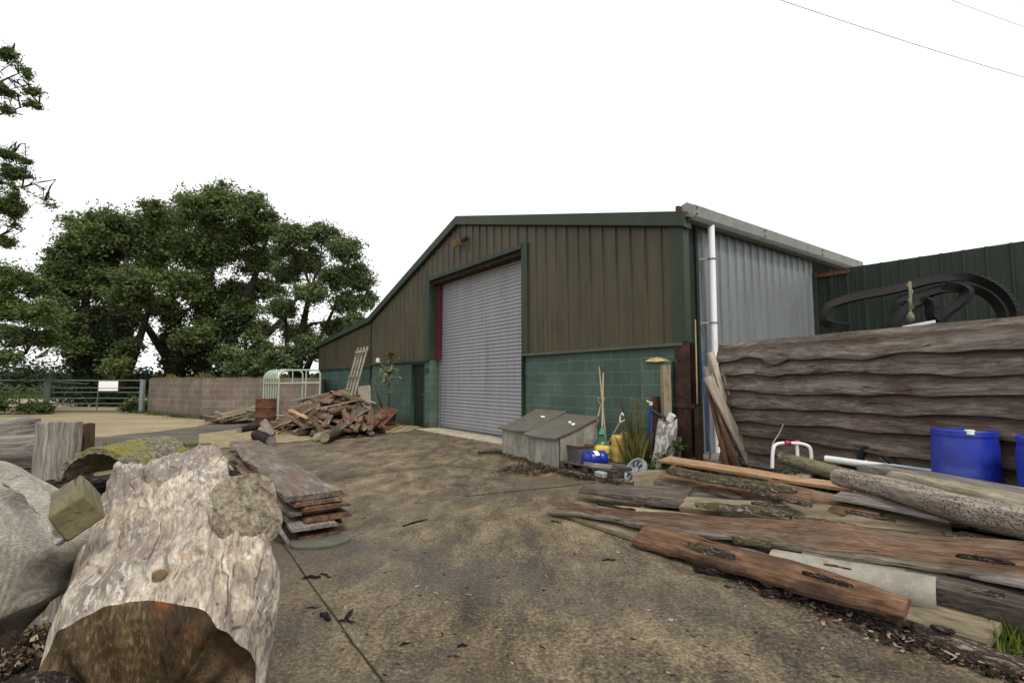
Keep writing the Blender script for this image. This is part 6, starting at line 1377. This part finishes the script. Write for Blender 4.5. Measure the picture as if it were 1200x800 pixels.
for (px, py, Y, r, L, lb) in ((110, 570, 2.95, .15, 1.0, 'dark log under the mossy curved slab'), (150, 585, 3.2, .2, .9, 'brown log hidden behind the huge log')):
    p = D(px, py, Y); log(lb, Vector((p.x - .3, p.y, max(r, p.z - .1))), Vector((p.x + .35, p.y + .6, max(r, p.z - .1))), r, r, M_barkd, endmat=W['brown'])
LGp = 'weathered timbers piled at the left edge behind the sack'
for a, b, w_, th, mt, lb in ((D(-40, 512, 3.9), D(38, 500, 4.3), .30, .16, 'grey', 'topmost pale weathered timber at the left edge behind the sack'), (D(-40, 528, 3.7), D(44, 522, 4.0), .28, .16, 'grey', 'cracked weathered timber below the topmost one at the left edge'),
                             (D(-40, 548, 3.4), D(40, 545, 3.7), .26, .15, 'darkgrey', 'dark weathered timber low at the left edge behind the sack'), (D(-30, 566, 3.1), D(30, 570, 3.3), .22, .14, 'grey', 'lowest pale timber end at the left edge behind the sack'), (D(0, 506, 4.4), D(32, 512, 4.1), .08, .05, 'brown', 'thin dark stick across the weathered timbers')):
    P_(lb, a, b, w_, th, W[mt], wany=.03, group=LGp, name='old_timber', cat='timber')
for (x, y, zz) in ((-3.9, 3.9, .55), (-3.6, 3.2, .42)):
    m = MB(); rows = [[Vector((x + .45 * (1 - f) * math.cos(a) * 1.2 + .0, y + .45 * (1 - f * .8) * math.sin(a), zz * f * 1.5 + .05 * noise.noise(Vector((math.cos(a) * 2, math.sin(a) * 2, f * 3))))) for a in np.linspace(0, 2 * math.pi, 25)[:-1]] for f in (0, .25, .5, .7)]
    m.grid(rows, closed=True); m.f.append(tuple(range(72, 96))); m.m.append(0); tag(m.build('stump', M_barkd, smooth=180), 'dark stump carrying the weathered timbers at the left edge', 'stump', group='dark stumps under the weathered timbers')

# sticks and bits on the concrete
SK = 'small loose sticks on the concrete yard'
for a, b, r_, lb in (((354, 677), (376, 675), .012, 'short bark stick beside the slab joint, nearest the flat stone'), ((376, 672), (388, 676), .007, 'thin curved twig right of the short bark stick'), ((360, 712), (372, 711), .006, 'tiny twig just left of the slab joint'),
                     ((376, 719), (387, 725), .016, 'crumbly bark stub lying in the slab joint'), ((397, 727), (417, 728), .009, 'thin stick right of the slab joint in the foreground'), ((405, 724), (413, 714), .013, 'stubby bark bit tilted above the thin stick'),
                     ((468, 756), (480, 752), .006, 'faint twig on the dark stain in the foreground'), ((536, 757), (548, 755), .008, 'dark twig on the open concrete in the middle foreground'), ((472, 616), (500, 608), .010, 'long thin stick on the open concrete before the door'),
                     ((662, 603), (690, 602), .007, 'twig lying beside the tip of the longest board'), ((645, 610), (658, 612), .008, 'little dark twig left of the pile tip'), ((706, 656), (722, 655), .008, 'dark bark crumb on the tan concrete before the pile')):
    A, B = G(*a, r_ * .8 + .004), G(*b, r_ * .8 + .004); m = MB(); m.tube([A, A.lerp(B, .4) + Vector((.004, .012, r_ * .3)), A.lerp(B, .75) + Vector((0, -.006, 0)), B], r_, 7, rr=[r_ * .7, r_, r_ * .9, r_ * .5])
    tag(m.build('stick', M_barkd), lb, 'stick', SK)
for (px, py, s, lb) in ((724, 648, .018, 'small white stone on the tan concrete before the plank pile'), (760, 716, .014, 'tiny pale pebble on the foreground concrete'), (700, 646, .016, 'flat pale flake on the concrete left of the white stone'), (786, 728, .02, 'grey pebble near the bark litter')):
    p = G(px, py); m = MB(); m.grid([[Vector((p.x + math.cos(a) * s * k_ * .9, p.y + math.sin(a) * s * k_ * .7, .005 + z_ * s)) for a in np.linspace(0, 6.283, 9)[:-1]] for z_, k_ in ((0, .9), (.3, 1), (.55, .6))], closed=True); m.f.append(tuple(range(16, 24))); m.m.append(0)
    tag(m.build('pebble', plain('pale pebble', (.26, .24, .2), .8), smooth=60), lb, 'pebble')
